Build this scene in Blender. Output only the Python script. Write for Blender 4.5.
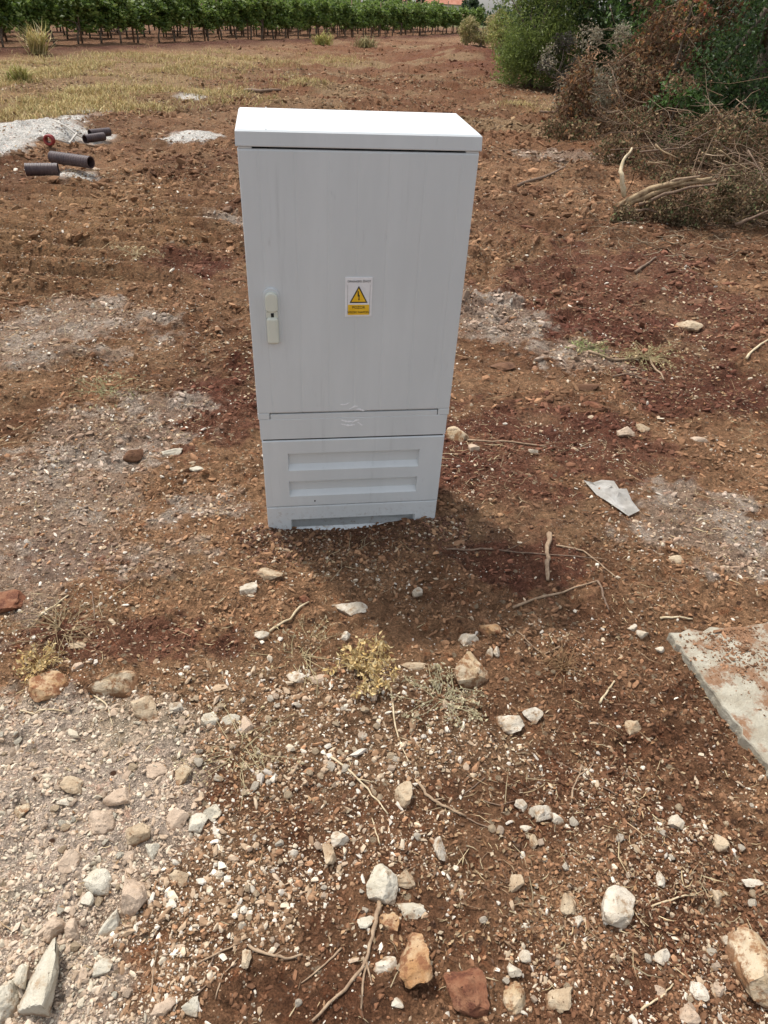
import bpy, bmesh, math, random
import numpy as np
from mathutils import Vector, Matrix

for o in list(bpy.data.objects):
    bpy.data.objects.remove(o)
scene = bpy.context.scene
COL = scene.collection

# ------------------------------------------------------------------ camera
F = 700.0                       # focal length in pixels of the 768x1024 frame
CAMH = 1.541
M = np.array([[0.99884999, 0.04794480, 0.0],
              [0.02817526, -0.58698451, 0.80910775],
              [0.03879251, -0.80817726, -0.58766032]])   # camera (right, down, forward) -> world
cam_d = bpy.data.cameras.new('camera')
cam = bpy.data.objects.new('camera', cam_d)
COL.objects.link(cam)
cam_d.sensor_fit = 'VERTICAL'
cam_d.sensor_height = 36.0
cam_d.lens = 36.0 * F / 1024.0
cam_d.clip_start = 0.05
cam_d.clip_end = 3000
rx, ry, rz = M[:, 0], -M[:, 1], -M[:, 2]
cam.matrix_world = Matrix(((rx[0], ry[0], rz[0], 0), (rx[1], ry[1], rz[1], 0), (rx[2], ry[2], rz[2], CAMH), (0, 0, 0, 1)))
scene.camera = cam

# ------------------------------------------------------------------ sky and sun
SUN_DIR = Vector((0.44, -0.46, -1.26)).normalized()      # the way the light travels
w = bpy.data.worlds.new('World')
scene.world = w
w.use_nodes = True
nt = w.node_tree
bg = nt.nodes['Background']
sky = nt.nodes.new('ShaderNodeTexSky')
sky.sky_type = 'NISHITA'
sky.sun_disc = False
sky.sun_elevation = math.asin(-SUN_DIR.z)
sky.sun_rotation = math.atan2(-SUN_DIR.x, -SUN_DIR.y)
sky.air_density = 1.0
sky.dust_density = 2.5
hsv = nt.nodes.new('ShaderNodeHueSaturation')      # thin high cloud: a paler sky all round
hsv.inputs['Saturation'].default_value = 0.32
nt.links.new(sky.outputs[0], hsv.inputs['Color'])
nt.links.new(hsv.outputs[0], bg.inputs[0])
bg.inputs[1].default_value = 0.15
sun_d = bpy.data.lights.new('sun', 'SUN')
sun_d.energy = 2.15
sun_d.angle = math.radians(3.2)
sun_d.color = (1.0, 0.95, 0.88)
sun = bpy.data.objects.new('sun', sun_d)
sun.rotation_euler = SUN_DIR.to_track_quat('-Z', 'Y').to_euler()
sun.location = (-5, 6, 14)
COL.objects.link(sun)
scene.view_settings.view_transform = 'Standard'
scene.view_settings.look = 'None'
scene.view_settings.gamma = 1.0
scene.view_settings.use_curve_mapping = False
scene.view_settings.exposure = 0.74

# ------------------------------------------------------------------ noise and ground height
def _hash(i, j, s):
    i = i.astype(np.int64); j = j.astype(np.int64)
    n = (i * 374761393 + j * 668265263 + s * 1442695041) & 0x7fffffff
    n = ((n ^ (n >> 13)) * 1274126177) & 0x7fffffff
    n = n ^ (n >> 16)
    return (n & 0xffffff) / float(0xffffff)

def vnoise(x, y, s=0):
    i = np.floor(x); j = np.floor(y)
    u = x - i; v = y - j
    u = u * u * u * (u * (u * 6 - 15) + 10); v = v * v * v * (v * (v * 6 - 15) + 10)
    a = _hash(i, j, s); b = _hash(i + 1, j, s); c = _hash(i, j + 1, s); d = _hash(i + 1, j + 1, s)
    return (a + (b - a) * u) * (1 - v) + (c + (d - c) * u) * v      # 0..1

def fbm(x, y, sc, s=0, octv=3, gain=0.5):
    t = 0.0; amp = 1.0; tot = 0.0
    c, sn = math.cos(0.6), math.sin(0.6)
    x = x / sc; y = y / sc
    for k in range(octv):
        t = t + amp * vnoise(x + 17.3 * k, y - 9.1 * k, s + k)
        tot += amp; amp *= gain
        x, y = (c * x - sn * y) * 2.03, (sn * x + c * y) * 2.03
    return t / tot

def sstep(a, b, t):
    t = np.clip((t - a) / (b - a), 0, 1)
    return t * t * (3 - 2 * t)

def ray(px, py):
    return M @ np.array([(px - 384) / F, (py - 512) / F, 1.0])

def g0(px, py, z=0.0):
    d = ray(px, py)
    k = (z - CAMH) / d[2]
    return np.array([d[0] * k, d[1] * k, z])

def at_dist(px, py, Y):          # the point at depth Y on the sight line through a pixel
    d = ray(px, py)
    k = Y / d[1]
    return np.array([d[0] * k, Y, CAMH + d[2] * k])

def blob(x, y, px, py, rpx, rpy, seed=0, rag=0.7, soft=0.35, scn=None):
    c = g0(px, py); a = g0(px + rpx, py); b0 = g0(px, py + rpy); b1 = g0(px, max(py - rpy, 12 + 0.05 * px * 0))
    RX = abs(a[0] - c[0]) + 1e-3
    up = max(b1[1] - c[1], 1e-3); dn = max(c[1] - b0[1], 1e-3)
    # follow the sight line sideways shift with depth so a blob keeps its place on the ground
    dy = y - c[1]
    dx = x - c[0]
    e = np.sqrt((dx / RX) ** 2 + np.where(dy > 0, dy / up, dy / dn) ** 2)
    sc = scn or max(min(RX, up) * 0.55, 0.03)
    n = fbm(x, y, sc, 100 + seed, 4, 0.6) - 0.5
    return sstep(1 + soft, 1 - soft, e + n * 2 * rag)

PALE = [(70, 500, 110, 85), (40, 335, 105, 34), (30, 580, 70, 42), (205, 505, 34, 16), (500, 318, 42, 26), (572, 352, 44, 16),
        (700, 520, 72, 30), (748, 562, 50, 26), (232, 222, 26, 7), (165, 410, 40, 16), (120, 440, 60, 30), (560, 156, 36, 7)]
SPILL = [(25, 860, 150, 120), (105, 775, 110, 62), (20, 985, 120, 90), (60, 720, 90, 28)]
CREAM = [(330, 735, 170, 66), (210, 905, 90, 70)]
DARK = [(470, 470, 110, 50), (610, 300, 150, 52), (230, 405, 60, 46), (480, 62, 60, 16), (700, 390, 80, 30),
        (560, 440, 90, 40), (120, 640, 120, 24), (200, 270, 60, 14), (70, 560, 70, 22), (520, 560, 60, 30)]
GRASS = [(70, 78, 190, 26), (30, 100, 130, 18), (250, 60, 90, 9), (560, 112, 46, 8)]
TRACK = [(420, 66, 130, 24), (330, 90, 110, 16), (480, 120, 120, 30), (330, 52, 60, 6)]
SAND = [(8, 142, 48, 26), (72, 180, 26, 7), (190, 139, 30, 6), (90, 113, 18, 3), (72, 138, 40, 5), (195, 97, 18, 2.6)]

def zmask(lst, x, y, seed, **k):
    m = np.zeros_like(x)
    for i, b in enumerate(lst):
        m = np.maximum(m, blob(x, y, *b, seed=seed + i * 5, **k))
    return m

def height(x, y):
    x = np.asarray(x, float); y = np.asarray(y, float)
    r = np.hypot(x, y)
    near = sstep(14, 4, r)
    h = 0.05 * (fbm(x, y, 1.3, 1, 3) - 0.5) * sstep(0.2, 3.0, r)
    h = h + 0.14 * (fbm(x, y, 9.0, 5, 3) - 0.5) * sstep(4, 20, r)
    lump = fbm(x, y, 0.21, 11, 3, 0.55)
    churn = 0.35 + 0.65 * sstep(0.4, 0.62, fbm(x, y, 0.9, 21, 2))
    h = h + 0.062 * (lump - 0.5) * churn * (0.6 + 1.1 * sstep(2.2, 4, y))
    f2 = fbm(x, y, 0.06, 31, 3, 0.6)
    h = h + 0.040 * (np.maximum(f2, 0.40) - 0.5) * (0.5 + churn)
    h = h + (0.13 * (fbm(x, y, 0.55, 41, 3, 0.6) - 0.5) + 0.10 * np.maximum(fbm(x, y, 0.9, 45, 4, 0.65) - 0.55, 0)) * sstep(3.0, 5.5, y)
    cl_ = fbm(x, y, 0.20, 61, 3, 0.6)
    h = h + 0.075 * (np.abs(2 * cl_ - 1) ** 0.8 - 0.25) * sstep(2.6, 4.5, y) * sstep(20, 9, y) * churn
    h = h + 0.22 * (fbm(x, y, 0.9, 66, 4, 0.6) - 0.5) * sstep(9, 14, y) * sstep(60, 45, y) * sstep(-0.25, -0.12, x / np.maximum(y, 1))
    # tracked-vehicle ridges on the left
    tr = sstep(-1.0, -1.7, x) * sstep(-8, -6, x) * sstep(4.1, 4.6, y) * sstep(7.5, 7.0, y) * (0.35 + 0.65 * sstep(0.38, 0.55, fbm(x, y, 1.3, 55, 2)))
    rid = -0.4 + 1.4 * np.abs(np.sin(0.5 * (y + 0.10 * x + 0.10 * fbm(x, y, 0.8, 51, 2)) * 2 * math.pi / 0.27))
    h = h * (1 - 0.75 * tr) + tr * 0.115 * rid
    # spill of crushed stone, lower left
    sp = blob(x, y, 20, 900, 190, 190, seed=60, rag=0.3, soft=0.6)
    h = h + 0.035 * sp
    # soil heaped round the foot of the cabinet, scooped out in front
    dx = x + 0.11; dy = y - 2.02
    h = h + 0.016 * np.exp(-((dx + 0.28) ** 2 / 0.012 + (dy + 0.03) ** 2 / 0.010)) + 0.022 * np.exp(-((dx - 0.24) ** 2 / 0.014 + (dy + 0.02) ** 2 / 0.012))
    foot = np.exp(-(dx ** 2 / 0.16 + (dy + 0.02) ** 2 / 0.02))
    h = h * (1 - 0.75 * foot) - 0.019 * np.exp(-(((dx + 0.01) / 0.22) ** 4 + ((dy + 0.05) / 0.13) ** 2))
    # low bank under the vineyard edge
    s = (x - (-11.6 + (y - 26) * 0.44)) * 0.915
    h = h + 0.06 * np.exp(-((s - 1.9) / 0.8) ** 2) * sstep(16, 24, y) * (0.6 + 0.8 * fbm(x, y, 1.2, 71, 2))
    # red heap near the far bush
    h = h + 0.35 * np.exp(-((x - 2.2) ** 2 / 2.2 + (y - 30) ** 2 / 30)) * (0.6 + 0.8 * fbm(x, y, 0.8, 81, 3))
    # sand pile at the left
    h = h + 0.10 * blob(x, y, 5, 145, 46, 24, seed=90, rag=0.2, soft=0.6)
    # the land falls away behind the field
    h = h - 8.0 * sstep(75, 320, y)
    return h

def hz(x, y):
    return float(height(np.array([x]), np.array([y]))[0])

def g(px, py, lift=0.0):         # pixel -> point on the uneven ground
    z = 0.0
    for _ in range(4):
        p = g0(px, py, z)
        z = hz(p[0], p[1])
    return np.array([p[0], p[1], z + lift])

def scale_at(p):                 # metres covered by one pixel at p
    v = np.array([p[0], p[1], p[2] - CAMH])
    return float(v @ M[:, 2] * 1.0) / F if True else 0

# ------------------------------------------------------------------ material helpers
def new_mat(name):
    m = bpy.data.materials.new(name)
    m.use_nodes = True
    t = m.node_tree
    return m, t, t.nodes['Principled BSDF']

def N(t, typ, **kw):
    n = t.nodes.new(typ)
    for k, v in kw.items():
        if k == 'inp':
            for a, b in v.items():
                n.inputs[a].default_value = b
        else:
            setattr(n, k, v)
    return n

def mixc(t, fac, a, b, blend='MIX'):
    n = t.nodes.new('ShaderNodeMix')
    n.data_type = 'RGBA'; n.blend_type = blend
    for sock, val in ((n.inputs[0], fac), (n.inputs[6], a), (n.inputs[7], b)):
        if hasattr(val, 'is_linked') or hasattr(val, 'node'):
            t.links.new(val, sock)
        elif isinstance(val, (int, float)):
            sock.default_value = val
        else:
            sock.default_value = (*val, 1.0) if len(val) == 3 else val
    return n.outputs[2]

def ramp(t, src, a, b):
    n = t.nodes.new('ShaderNodeMapRange')
    n.interpolation_type = 'SMOOTHSTEP'
    n.inputs[1].default_value = a; n.inputs[2].default_value = b
    t.links.new(src, n.inputs[0])
    return n.outputs[0]

def noise(t, scale, detail=4, rough=0.55, vec=None):
    n = t.nodes.new('ShaderNodeTexNoise')
    n.inputs['Scale'].default_value = scale
    n.inputs['Detail'].default_value = detail
    n.inputs['Roughness'].default_value = rough
    if vec is not None:
        t.links.new(vec, n.inputs['Vector'])
    return n.outputs[0]

def bump(t, b, hsock, strength, dist, prev=None):
    n = t.nodes.new('ShaderNodeBump')
    n.inputs['Strength'].default_value = strength
    n.inputs['Distance'].default_value = dist
    t.links.new(hsock, n.inputs['Height'])
    if prev is not None:
        t.links.new(prev, n.inputs['Normal'])
    if b is not None:
        t.links.new(n.outputs[0], b.inputs['Normal'])
    return n.outputs[0]

def simple(name, c1, c2, scale=20, rough=0.8, bstr=0.3, bdist=0.004, spec=0.3, lo=0.35, hi=0.65, detail=5):
    m, t, b = new_mat(name)
    co = N(t, 'ShaderNodeTexCoord').outputs['Object']
    n = noise(t, scale, detail, 0.6, co)
    t.links.new(mixc(t, ramp(t, n, lo, hi), c1, c2), b.inputs['Base Color'])
    b.inputs['Roughness'].default_value = rough
    b.inputs['Specular IOR Level'].default_value = spec
    if bstr:
        bump(t, b, noise(t, scale * 2.3, 6, 0.65, co), bstr, bdist)
    return m

def attr_mat(name, rough=0.85, trans=0.0, spec=0.25, bscale=0, bstr=0.4, bdist=0.002, vary=0.0, vscale=60):
    m, t, b = new_mat(name)
    a = N(t, 'ShaderNodeAttribute', attribute_name='Col').outputs[0]
    co = N(t, 'ShaderNodeTexCoord').outputs['Object']
    if vary:
        n = noise(t, vscale, 4, 0.6, co)
        k = N(t, 'ShaderNodeMapRange'); k.inputs[1].default_value = 0.3; k.inputs[2].default_value = 0.7
        k.inputs[3].default_value = 1 - vary; k.inputs[4].default_value = 1 + vary
        t.links.new(n, k.inputs[0])
        a = mixc(t, 1.0, a, k.outputs[0], 'MULTIPLY')
    t.links.new(a, b.inputs['Base Color'])
    b.inputs['Roughness'].default_value = rough
    b.inputs['Specular IOR Level'].default_value = spec
    if bscale:
        bump(t, b, noise(t, bscale, 5, 0.65, co), bstr, bdist)
    if trans:
        tr = N(t, 'ShaderNodeBsdfTranslucent')
        t.links.new(a, tr.inputs[0])
        mx = N(t, 'ShaderNodeMixShader'); mx.inputs[0].default_value = trans
        t.links.new(b.outputs[0], mx.inputs[1]); t.links.new(tr.outputs[0], mx.inputs[2])
        t.links.new(mx.outputs[0], t.nodes['Material Output'].inputs[0])
    return m

def rock_mat(name, c1, c2, stain, scale=18, stain_lo=0.52, stain_hi=0.68):
    m, t, b = new_mat(name)
    co = N(t, 'ShaderNodeTexCoord').outputs['Object']
    rnd = N(t, 'ShaderNodeObjectInfo').outputs['Random']
    ad = N(t, 'ShaderNodeVectorMath'); ad.operation = 'ADD'
    cmb = N(t, 'ShaderNodeCombineXYZ'); ml = N(t, 'ShaderNodeMath', operation='MULTIPLY'); ml.inputs[1].default_value = 40
    t.links.new(rnd, ml.inputs[0]); t.links.new(ml.outputs[0], cmb.inputs[0])
    t.links.new(co, ad.inputs[0]); t.links.new(cmb.outputs[0], ad.inputs[1])
    v = ad.outputs[0]
    base = mixc(t, ramp(t, noise(t, scale, 5, 0.65, v), 0.35, 0.65), c1, c2)
    st = ramp(t, noise(t, scale * 1.7, 6, 0.7, v), stain_lo, stain_hi)
    colr = mixc(t, st, base, stain)
    pits = ramp(t, noise(t, scale * 7, 3, 0.6, v), 0.62, 0.72)
    colr = mixc(t, pits, colr, tuple(0.45 * k for k in stain))
    gen = N(t, 'ShaderNodeTexCoord').outputs['Generated']
    sz = N(t, 'ShaderNodeSeparateXYZ'); t.links.new(gen, sz.inputs[0])
    an = N(t, 'ShaderNodeMath', operation='MULTIPLY_ADD'); an.inputs[1].default_value = 0.9
    t.links.new(noise(t, scale * 2.5, 5, 0.7, v), an.inputs[0]); t.links.new(sz.outputs[2], an.inputs[2])
    earth = ramp(t, an.outputs[0], 1.12, 0.82)           # soil clinging to the buried foot of the stone
    colr = mixc(t, earth, colr, tuple(0.55 * s_ + 0.45 * q_ for s_, q_ in zip((0.19, 0.105, 0.058), stain)))
    t.links.new(colr, b.inputs['Base Color'])
    b.inputs['Roughness'].default_value = 0.88
    b.inputs['Specular IOR Level'].default_value = 0.2
    p = bump(t, None, noise(t, scale * 3, 6, 0.65, v), 0.6, 0.006)
    bump(t, b, noise(t, scale * 12, 4, 0.6, v), 0.4, 0.0015, p)
    return m

SOIL = (0.20, 0.105, 0.055)
MAT = {}
MAT['W'] = rock_mat('rock_white', (0.56, 0.505, 0.415), (0.43, 0.365, 0.275), (0.27, 0.175, 0.10), 22, 0.50, 0.68)
MAT['C'] = rock_mat('rock_cream', (0.46, 0.37, 0.255), (0.36, 0.265, 0.17), (0.21, 0.12, 0.062), 22)
MAT['T'] = rock_mat('rock_tan', (0.40, 0.29, 0.17), (0.50, 0.41, 0.29), (0.23, 0.12, 0.058), 20, 0.46, 0.6)
MAT['O'] = rock_mat('rock_orange', (0.34, 0.185, 0.082), (0.42, 0.30, 0.18), (0.20, 0.088, 0.042), 20, 0.46, 0.6)
MAT['R'] = rock_mat('rock_red_brown', (0.18, 0.072, 0.038), (0.25, 0.125, 0.07), (0.11, 0.042, 0.025), 26, 0.46, 0.62)
MAT['G'] = rock_mat('rock_grey_green', (0.52, 0.48, 0.39), (0.43, 0.385, 0.295), (0.34, 0.255, 0.17), 20)
MAT['P'] = rock_mat('rock_dusty_pink', (0.47, 0.365, 0.27), (0.41, 0.31, 0.225), (0.35, 0.25, 0.17), 20)
MAT['D'] = rock_mat('soil_clod', (0.12, 0.06, 0.035), (0.17, 0.09, 0.05), (0.08, 0.04, 0.025), 25)
MAT['pebble'] = attr_mat('pebble', 0.9, 0, 0.15, 90, 0.5, 0.003, 0.18, 80)
MAT['leaf'] = attr_mat('leaf', 0.5, 0.42, 0.35)
MAT['dry'] = attr_mat('dry_leaf', 0.85, 0.2, 0.15)
MAT['straw'] = attr_mat('straw', 0.8, 0.1, 0.15)
MAT['bark'] = simple('bark', (0.10, 0.075, 0.055), (0.20, 0.16, 0.12), 14, 0.9, 0.6, 0.01)
MAT['twig'] = attr_mat('twig', 0.85, 0, 0.15, 60, 0.4, 0.004, 0.2, 40)
MAT['stick'] = simple('stick_wood', (0.24, 0.16, 0.10), (0.36, 0.26, 0.17), 60, 0.85, 0.4, 0.002)
MAT['stick_dark'] = simple('stick_wood_dark', (0.13, 0.085, 0.06), (0.22, 0.15, 0.10), 60, 0.85, 0.4, 0.002)
MAT['wood_split'] = simple('split_wood', (0.38, 0.28, 0.165), (0.24, 0.165, 0.095), 22, 0.85, 0.7, 0.006, lo=0.42, hi=0.58)
MAT['stick_pale'] = simple('stick_wood_pale', (0.46, 0.36, 0.22), (0.58, 0.48, 0.32), 50, 0.8, 0.4, 0.002)

# ------------------------------------------------------------------ mesh helpers
def mesh_np(name, V, Fc, colors=None, smooth=False):
    """V (n,3), Fc (m,k) all faces with k corners"""
    V = np.asarray(V, np.float32); Fc = np.asarray(Fc, np.int32)
    me = bpy.data.meshes.new(name)
    me.vertices.add(len(V)); me.vertices.foreach_set('co', V.ravel())
    k = Fc.shape[1]
    me.loops.add(Fc.size); me.loops.foreach_set('vertex_index', Fc.ravel())
    me.polygons.add(len(Fc))
    me.polygons.foreach_set('loop_start', np.arange(0, Fc.size, k, dtype=np.int32))
    me.polygons.foreach_set('use_smooth', np.full(len(Fc), smooth, dtype=bool))
    me.update(calc_edges=True)
    if colors is not None:
        at = me.color_attributes.new('Col', 'FLOAT_COLOR', 'POINT')
        c4 = np.ones((len(V), 4), np.float32); c4[:, :3] = colors
        at.data.foreach_set('color', c4.ravel())
    return me

def mesh_py(name, V, Fc, smooth=False):
    me = bpy.data.meshes.new(name)
    me.from_pydata([tuple(map(float, v)) for v in V], [], [tuple(f) for f in Fc])
    me.update()
    if smooth:
        me.polygons.foreach_set('use_smooth', np.ones(len(me.polygons), bool))
    return me

def obj(name, me, mat=None, parent=None, loc=None, rot=None):
    o = bpy.data.objects.new(name, me)
    COL.objects.link(o)
    if mat is not None and me is not None and not me.materials:
        me.materials.append(mat)
    if parent is not None:
        o.parent = parent
    if loc is not None:
        o.location = tuple(float(v) for v in loc)
    if rot is not None:
        o.rotation_euler = rot
    return o

def tag(o, label=None, cat=None, group=None, kind=None):
    if label: o['label'] = label
    if cat: o['category'] = cat
    if group: o['group'] = group
    if kind: o['kind'] = kind
    return o

def empty(name, loc=(0, 0, 0), rot=None):
    return obj(name, None, None, None, loc, rot)

def bm_mesh(name, bm, smooth=False):
    me = bpy.data.meshes.new(name)
    bmesh.ops.recalc_face_normals(bm, faces=bm.faces)
    bm.to_mesh(me); bm.free()
    if smooth:
        me.polygons.foreach_set('use_smooth', np.ones(len(me.polygons), bool))
    return me

def box_bm(x0, x1, y0, y1, z0, z1, bev=0.0, seg=2, bm=None):
    own = bmesh.new()
    bmesh.ops.create_cube(own, size=1.0)
    for v in own.verts:
        v.co = Vector(((x0 + x1) / 2 + v.co.x * (x1 - x0), (y0 + y1) / 2 + v.co.y * (y1 - y0), (z0 + z1) / 2 + v.co.z * (z1 - z0)))
    if bev:
        bmesh.ops.bevel(own, geom=list(own.edges), offset=bev, segments=seg, profile=0.5, affect='EDGES')
    if bm is None:
        return own
    tmp = bpy.data.meshes.new('tmp'); own.to_mesh(tmp); own.free(); bm.from_mesh(tmp); bpy.data.meshes.remove(tmp)
    return bm

def tube(pts, radii, sides=6, cap=True):
    pts = [np.asarray(p, float) for p in pts]
    n = len(pts); V = []; Fc = []
    up = np.array([0.13, 0.29, 0.94])
    for i, p in enumerate(pts):
        t = pts[min(i + 1, n - 1)] - pts[max(i - 1, 0)]
        t = t / (np.linalg.norm(t) + 1e-9)
        a = np.cross(t, up)
        if np.linalg.norm(a) < 1e-3: a = np.cross(t, [1, 0, 0])
        a = a / np.linalg.norm(a); b = np.cross(t, a)
        for k in range(sides):
            th = 2 * math.pi * k / sides
            V.append(p + radii[i] * (math.cos(th) * a + math.sin(th) * b))
    for i in range(n - 1):
        for k in range(sides):
            k2 = (k + 1) % sides
            Fc.append((i * sides + k, i * sides + k2, (i + 1) * sides + k2, (i + 1) * sides + k))
    if cap:
        Fc.append(tuple(range(sides - 1, -1, -1)))
        Fc.append(tuple(range((n - 1) * sides, n * sides)))
    return V, Fc

def merge(parts):
    V = []; Fc = []
    for v, f in parts:
        o = len(V)
        V.extend(v); Fc.extend([tuple(i + o for i in q) for q in f])
    return V, Fc

_ico = {}
def ico(sub):
    if sub not in _ico:
        bm = bmesh.new()
        bmesh.ops.create_icosphere(bm, subdivisions=sub, radius=1.0)
        _ico[sub] = (np.array([v.co[:] for v in bm.verts]), np.array([[v.index for v in f.verts] for f in bm.faces], np.int32))
        bm.free()
    V, Fc = _ico[sub]
    return V.copy(), Fc

def rock_shape(rng, sub, cuts=9, rough=0.05):
    V, Fc = ico(sub)
    for _ in range(cuts):
        n = rng.normal(size=3); n /= np.linalg.norm(n)
        d = rng.uniform(0.40, 0.80)
        s = V @ n
        over = np.maximum(s - d, 0)
        V = V - over[:, None] * n[None, :] * 0.94
    if rough:
        q = V * 2.6 + rng.uniform(-50, 50, 3)
        nn = vnoise(q[:, 0] + q[:, 2] * .7, q[:, 1] - q[:, 2] * .6, 7) + vnoise(q[:, 1] * 2.1 + 5, q[:, 2] * 2.1 - q[:, 0], 9) * 0.6 - 0.8
        q2 = V * 7.0 + rng.uniform(-50, 50, 3)
        n2 = np.abs(vnoise(q2[:, 0] + q2[:, 2] * .5, q2[:, 1] - q2[:, 2] * .8, 17) - 0.5) + 0.6 * np.abs(vnoise(q2[:, 1] * 1.9 + 5, q2[:, 2] * 1.9 - q2[:, 0], 19) - 0.5)
        V = V * (1 + rough * (1.6 * nn - 0.9 * n2))[:, None]
    mn, mx = V.min(0), V.max(0)
    V = (V - (mn + mx) / 2) / ((mx - mn) / 2)
    return V, Fc

def rots(rng, n):
    q = rng.normal(size=(n, 4)); q /= np.linalg.norm(q, axis=1)[:, None]
    w_, x, y, z = q.T
    return np.stack([np.stack([1 - 2 * (y * y + z * z), 2 * (x * y - z * w_), 2 * (x * z + y * w_)], -1),
                     np.stack([2 * (x * y + z * w_), 1 - 2 * (x * x + z * z), 2 * (y * z - x * w_)], -1),
                     np.stack([2 * (x * z - y * w_), 2 * (y * z + x * w_), 1 - 2 * (x * x + y * y)], -1)], 1)

def scatter(name, shapes, P, S, C, rng, mat, kind='stuff', label=None, cat=None, parent=None, flat=0.8, R=None):
    """copies of small shapes joined into one mesh: positions P (n,3), radii S (n,), colours C (n,3)"""
    n = len(P)
    which = rng.integers(0, len(shapes), n)
    Rm = rots(rng, n) if R is None else R
    Vs, Fs, Cs = [], [], []; off = 0
    for k, (V, Fc) in enumerate(shapes):
        ids = np.nonzero(which == k)[0]
        if not len(ids): continue
        asp = np.ones((len(ids), 1, 3)); asp[:, 0, 0] = rng.uniform(0.7, 1.4, len(ids)); asp[:, 0, 1] = rng.uniform(0.7, 1.1, len(ids))
        W = np.einsum('nij,nvj->nvi', Rm[ids], V[None] * asp) * S[ids][:, None, None]
        W[:, :, 2] *= flat
        W = W + P[ids][:, None, :]
        nv = V.shape[0]
        Vs.append(W.reshape(-1, 3))
        Fs.append((Fc[None] + (np.arange(len(ids)) * nv)[:, None, None]).reshape(-1, Fc.shape[1]) + off)
        Cs.append(np.repeat(C[ids], nv, axis=0))
        off += len(ids) * nv
    me = mesh_np(name, np.concatenate(Vs), np.concatenate(Fs), np.concatenate(Cs))
    o = obj(name, me, mat, parent)
    return tag(o, label, cat, None, kind)

def leaves(rng, P, size, elong, cols, colvar=0.25, up=0.0, droop=0.0):
    """one folded four-corner leaf per point; returns V, F(tris), C"""
    n = len(P)
    d = rng.normal(size=(n, 3)); d[:, 2] = d[:, 2] * (1 - abs(up)) + up - droop; d /= np.linalg.norm(d, axis=1)[:, None]
    a = np.cross(d, rng.normal(size=(n, 3))); a /= np.linalg.norm(a, axis=1)[:, None]
    nn = np.cross(d, a)
    s = size * rng.uniform(0.6, 1.35, n)
    L = s[:, None] * d; Wd = (s / elong)[:, None] * a
    fold = (s * 0.12)[:, None] * nn
    V = np.stack([P, P + L * 0.45 + Wd * 0.5 + fold, P + L, P + L * 0.45 - Wd * 0.5 + fold], 1).reshape(-1, 3)
    b = np.arange(n) * 4
    Fc = np.concatenate([np.stack([b, b + 1, b + 2], 1), np.stack([b, b + 2, b + 3], 1)])
    cols = np.asarray(cols, float)
    c = cols[rng.integers(0, len(cols), n)] * np.exp(rng.normal(0, colvar, n))[:, None]
    return V, Fc, np.repeat(np.clip(c, 0, 1), 4, axis=0)

def cat_np(parts):
    V, Fc, C = [], [], []; off = 0
    for v, f, c in parts:
        V.append(v); Fc.append(f + off); C.append(c); off += len(v)
    return np.concatenate(V), np.concatenate(Fc), np.concatenate(C)

# ------------------------------------------------------------------ ground
def axis(lo, hi, a, b, step, grow):
    mid = list(np.arange(a, b + 1e-9, step))
    up = []; s = step; v = mid[-1]
    while v < hi:
        s *= grow; v += s; up.append(v)
    dn = []; s = step; v = mid[0]
    while v > lo:
        s *= grow; v -= s; dn.append(v)
    return np.array(dn[::-1] + mid + up)

gx = axis(-500, 500, -1.45, 1.45, 0.0135, 1.03)
gy = axis(-12, 1200, 0.42, 3.0, 0.0115, 1.0105)
gy = gy[gy < 1500]
X, Y = np.meshgrid(gx, gy)
xf, yf = X.ravel(), Y.ravel()
Z = height(xf, yf)
_Zg = Z.reshape(len(gy), len(gx))
def height(x, y):                # from here on, read the height off the finished ground
    x = np.asarray(x, float); y = np.asarray(y, float)
    i = np.clip(np.searchsorted(gx, x) - 1, 0, len(gx) - 2); j = np.clip(np.searchsorted(gy, y) - 1, 0, len(gy) - 2)
    u = np.clip((x - gx[i]) / (gx[i + 1] - gx[i]), 0, 1); v = np.clip((y - gy[j]) / (gy[j + 1] - gy[j]), 0, 1)
    return (_Zg[j, i] * (1 - u) + _Zg[j, i + 1] * u) * (1 - v) + (_Zg[j + 1, i] * (1 - u) + _Zg[j + 1, i + 1] * u) * v

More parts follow.
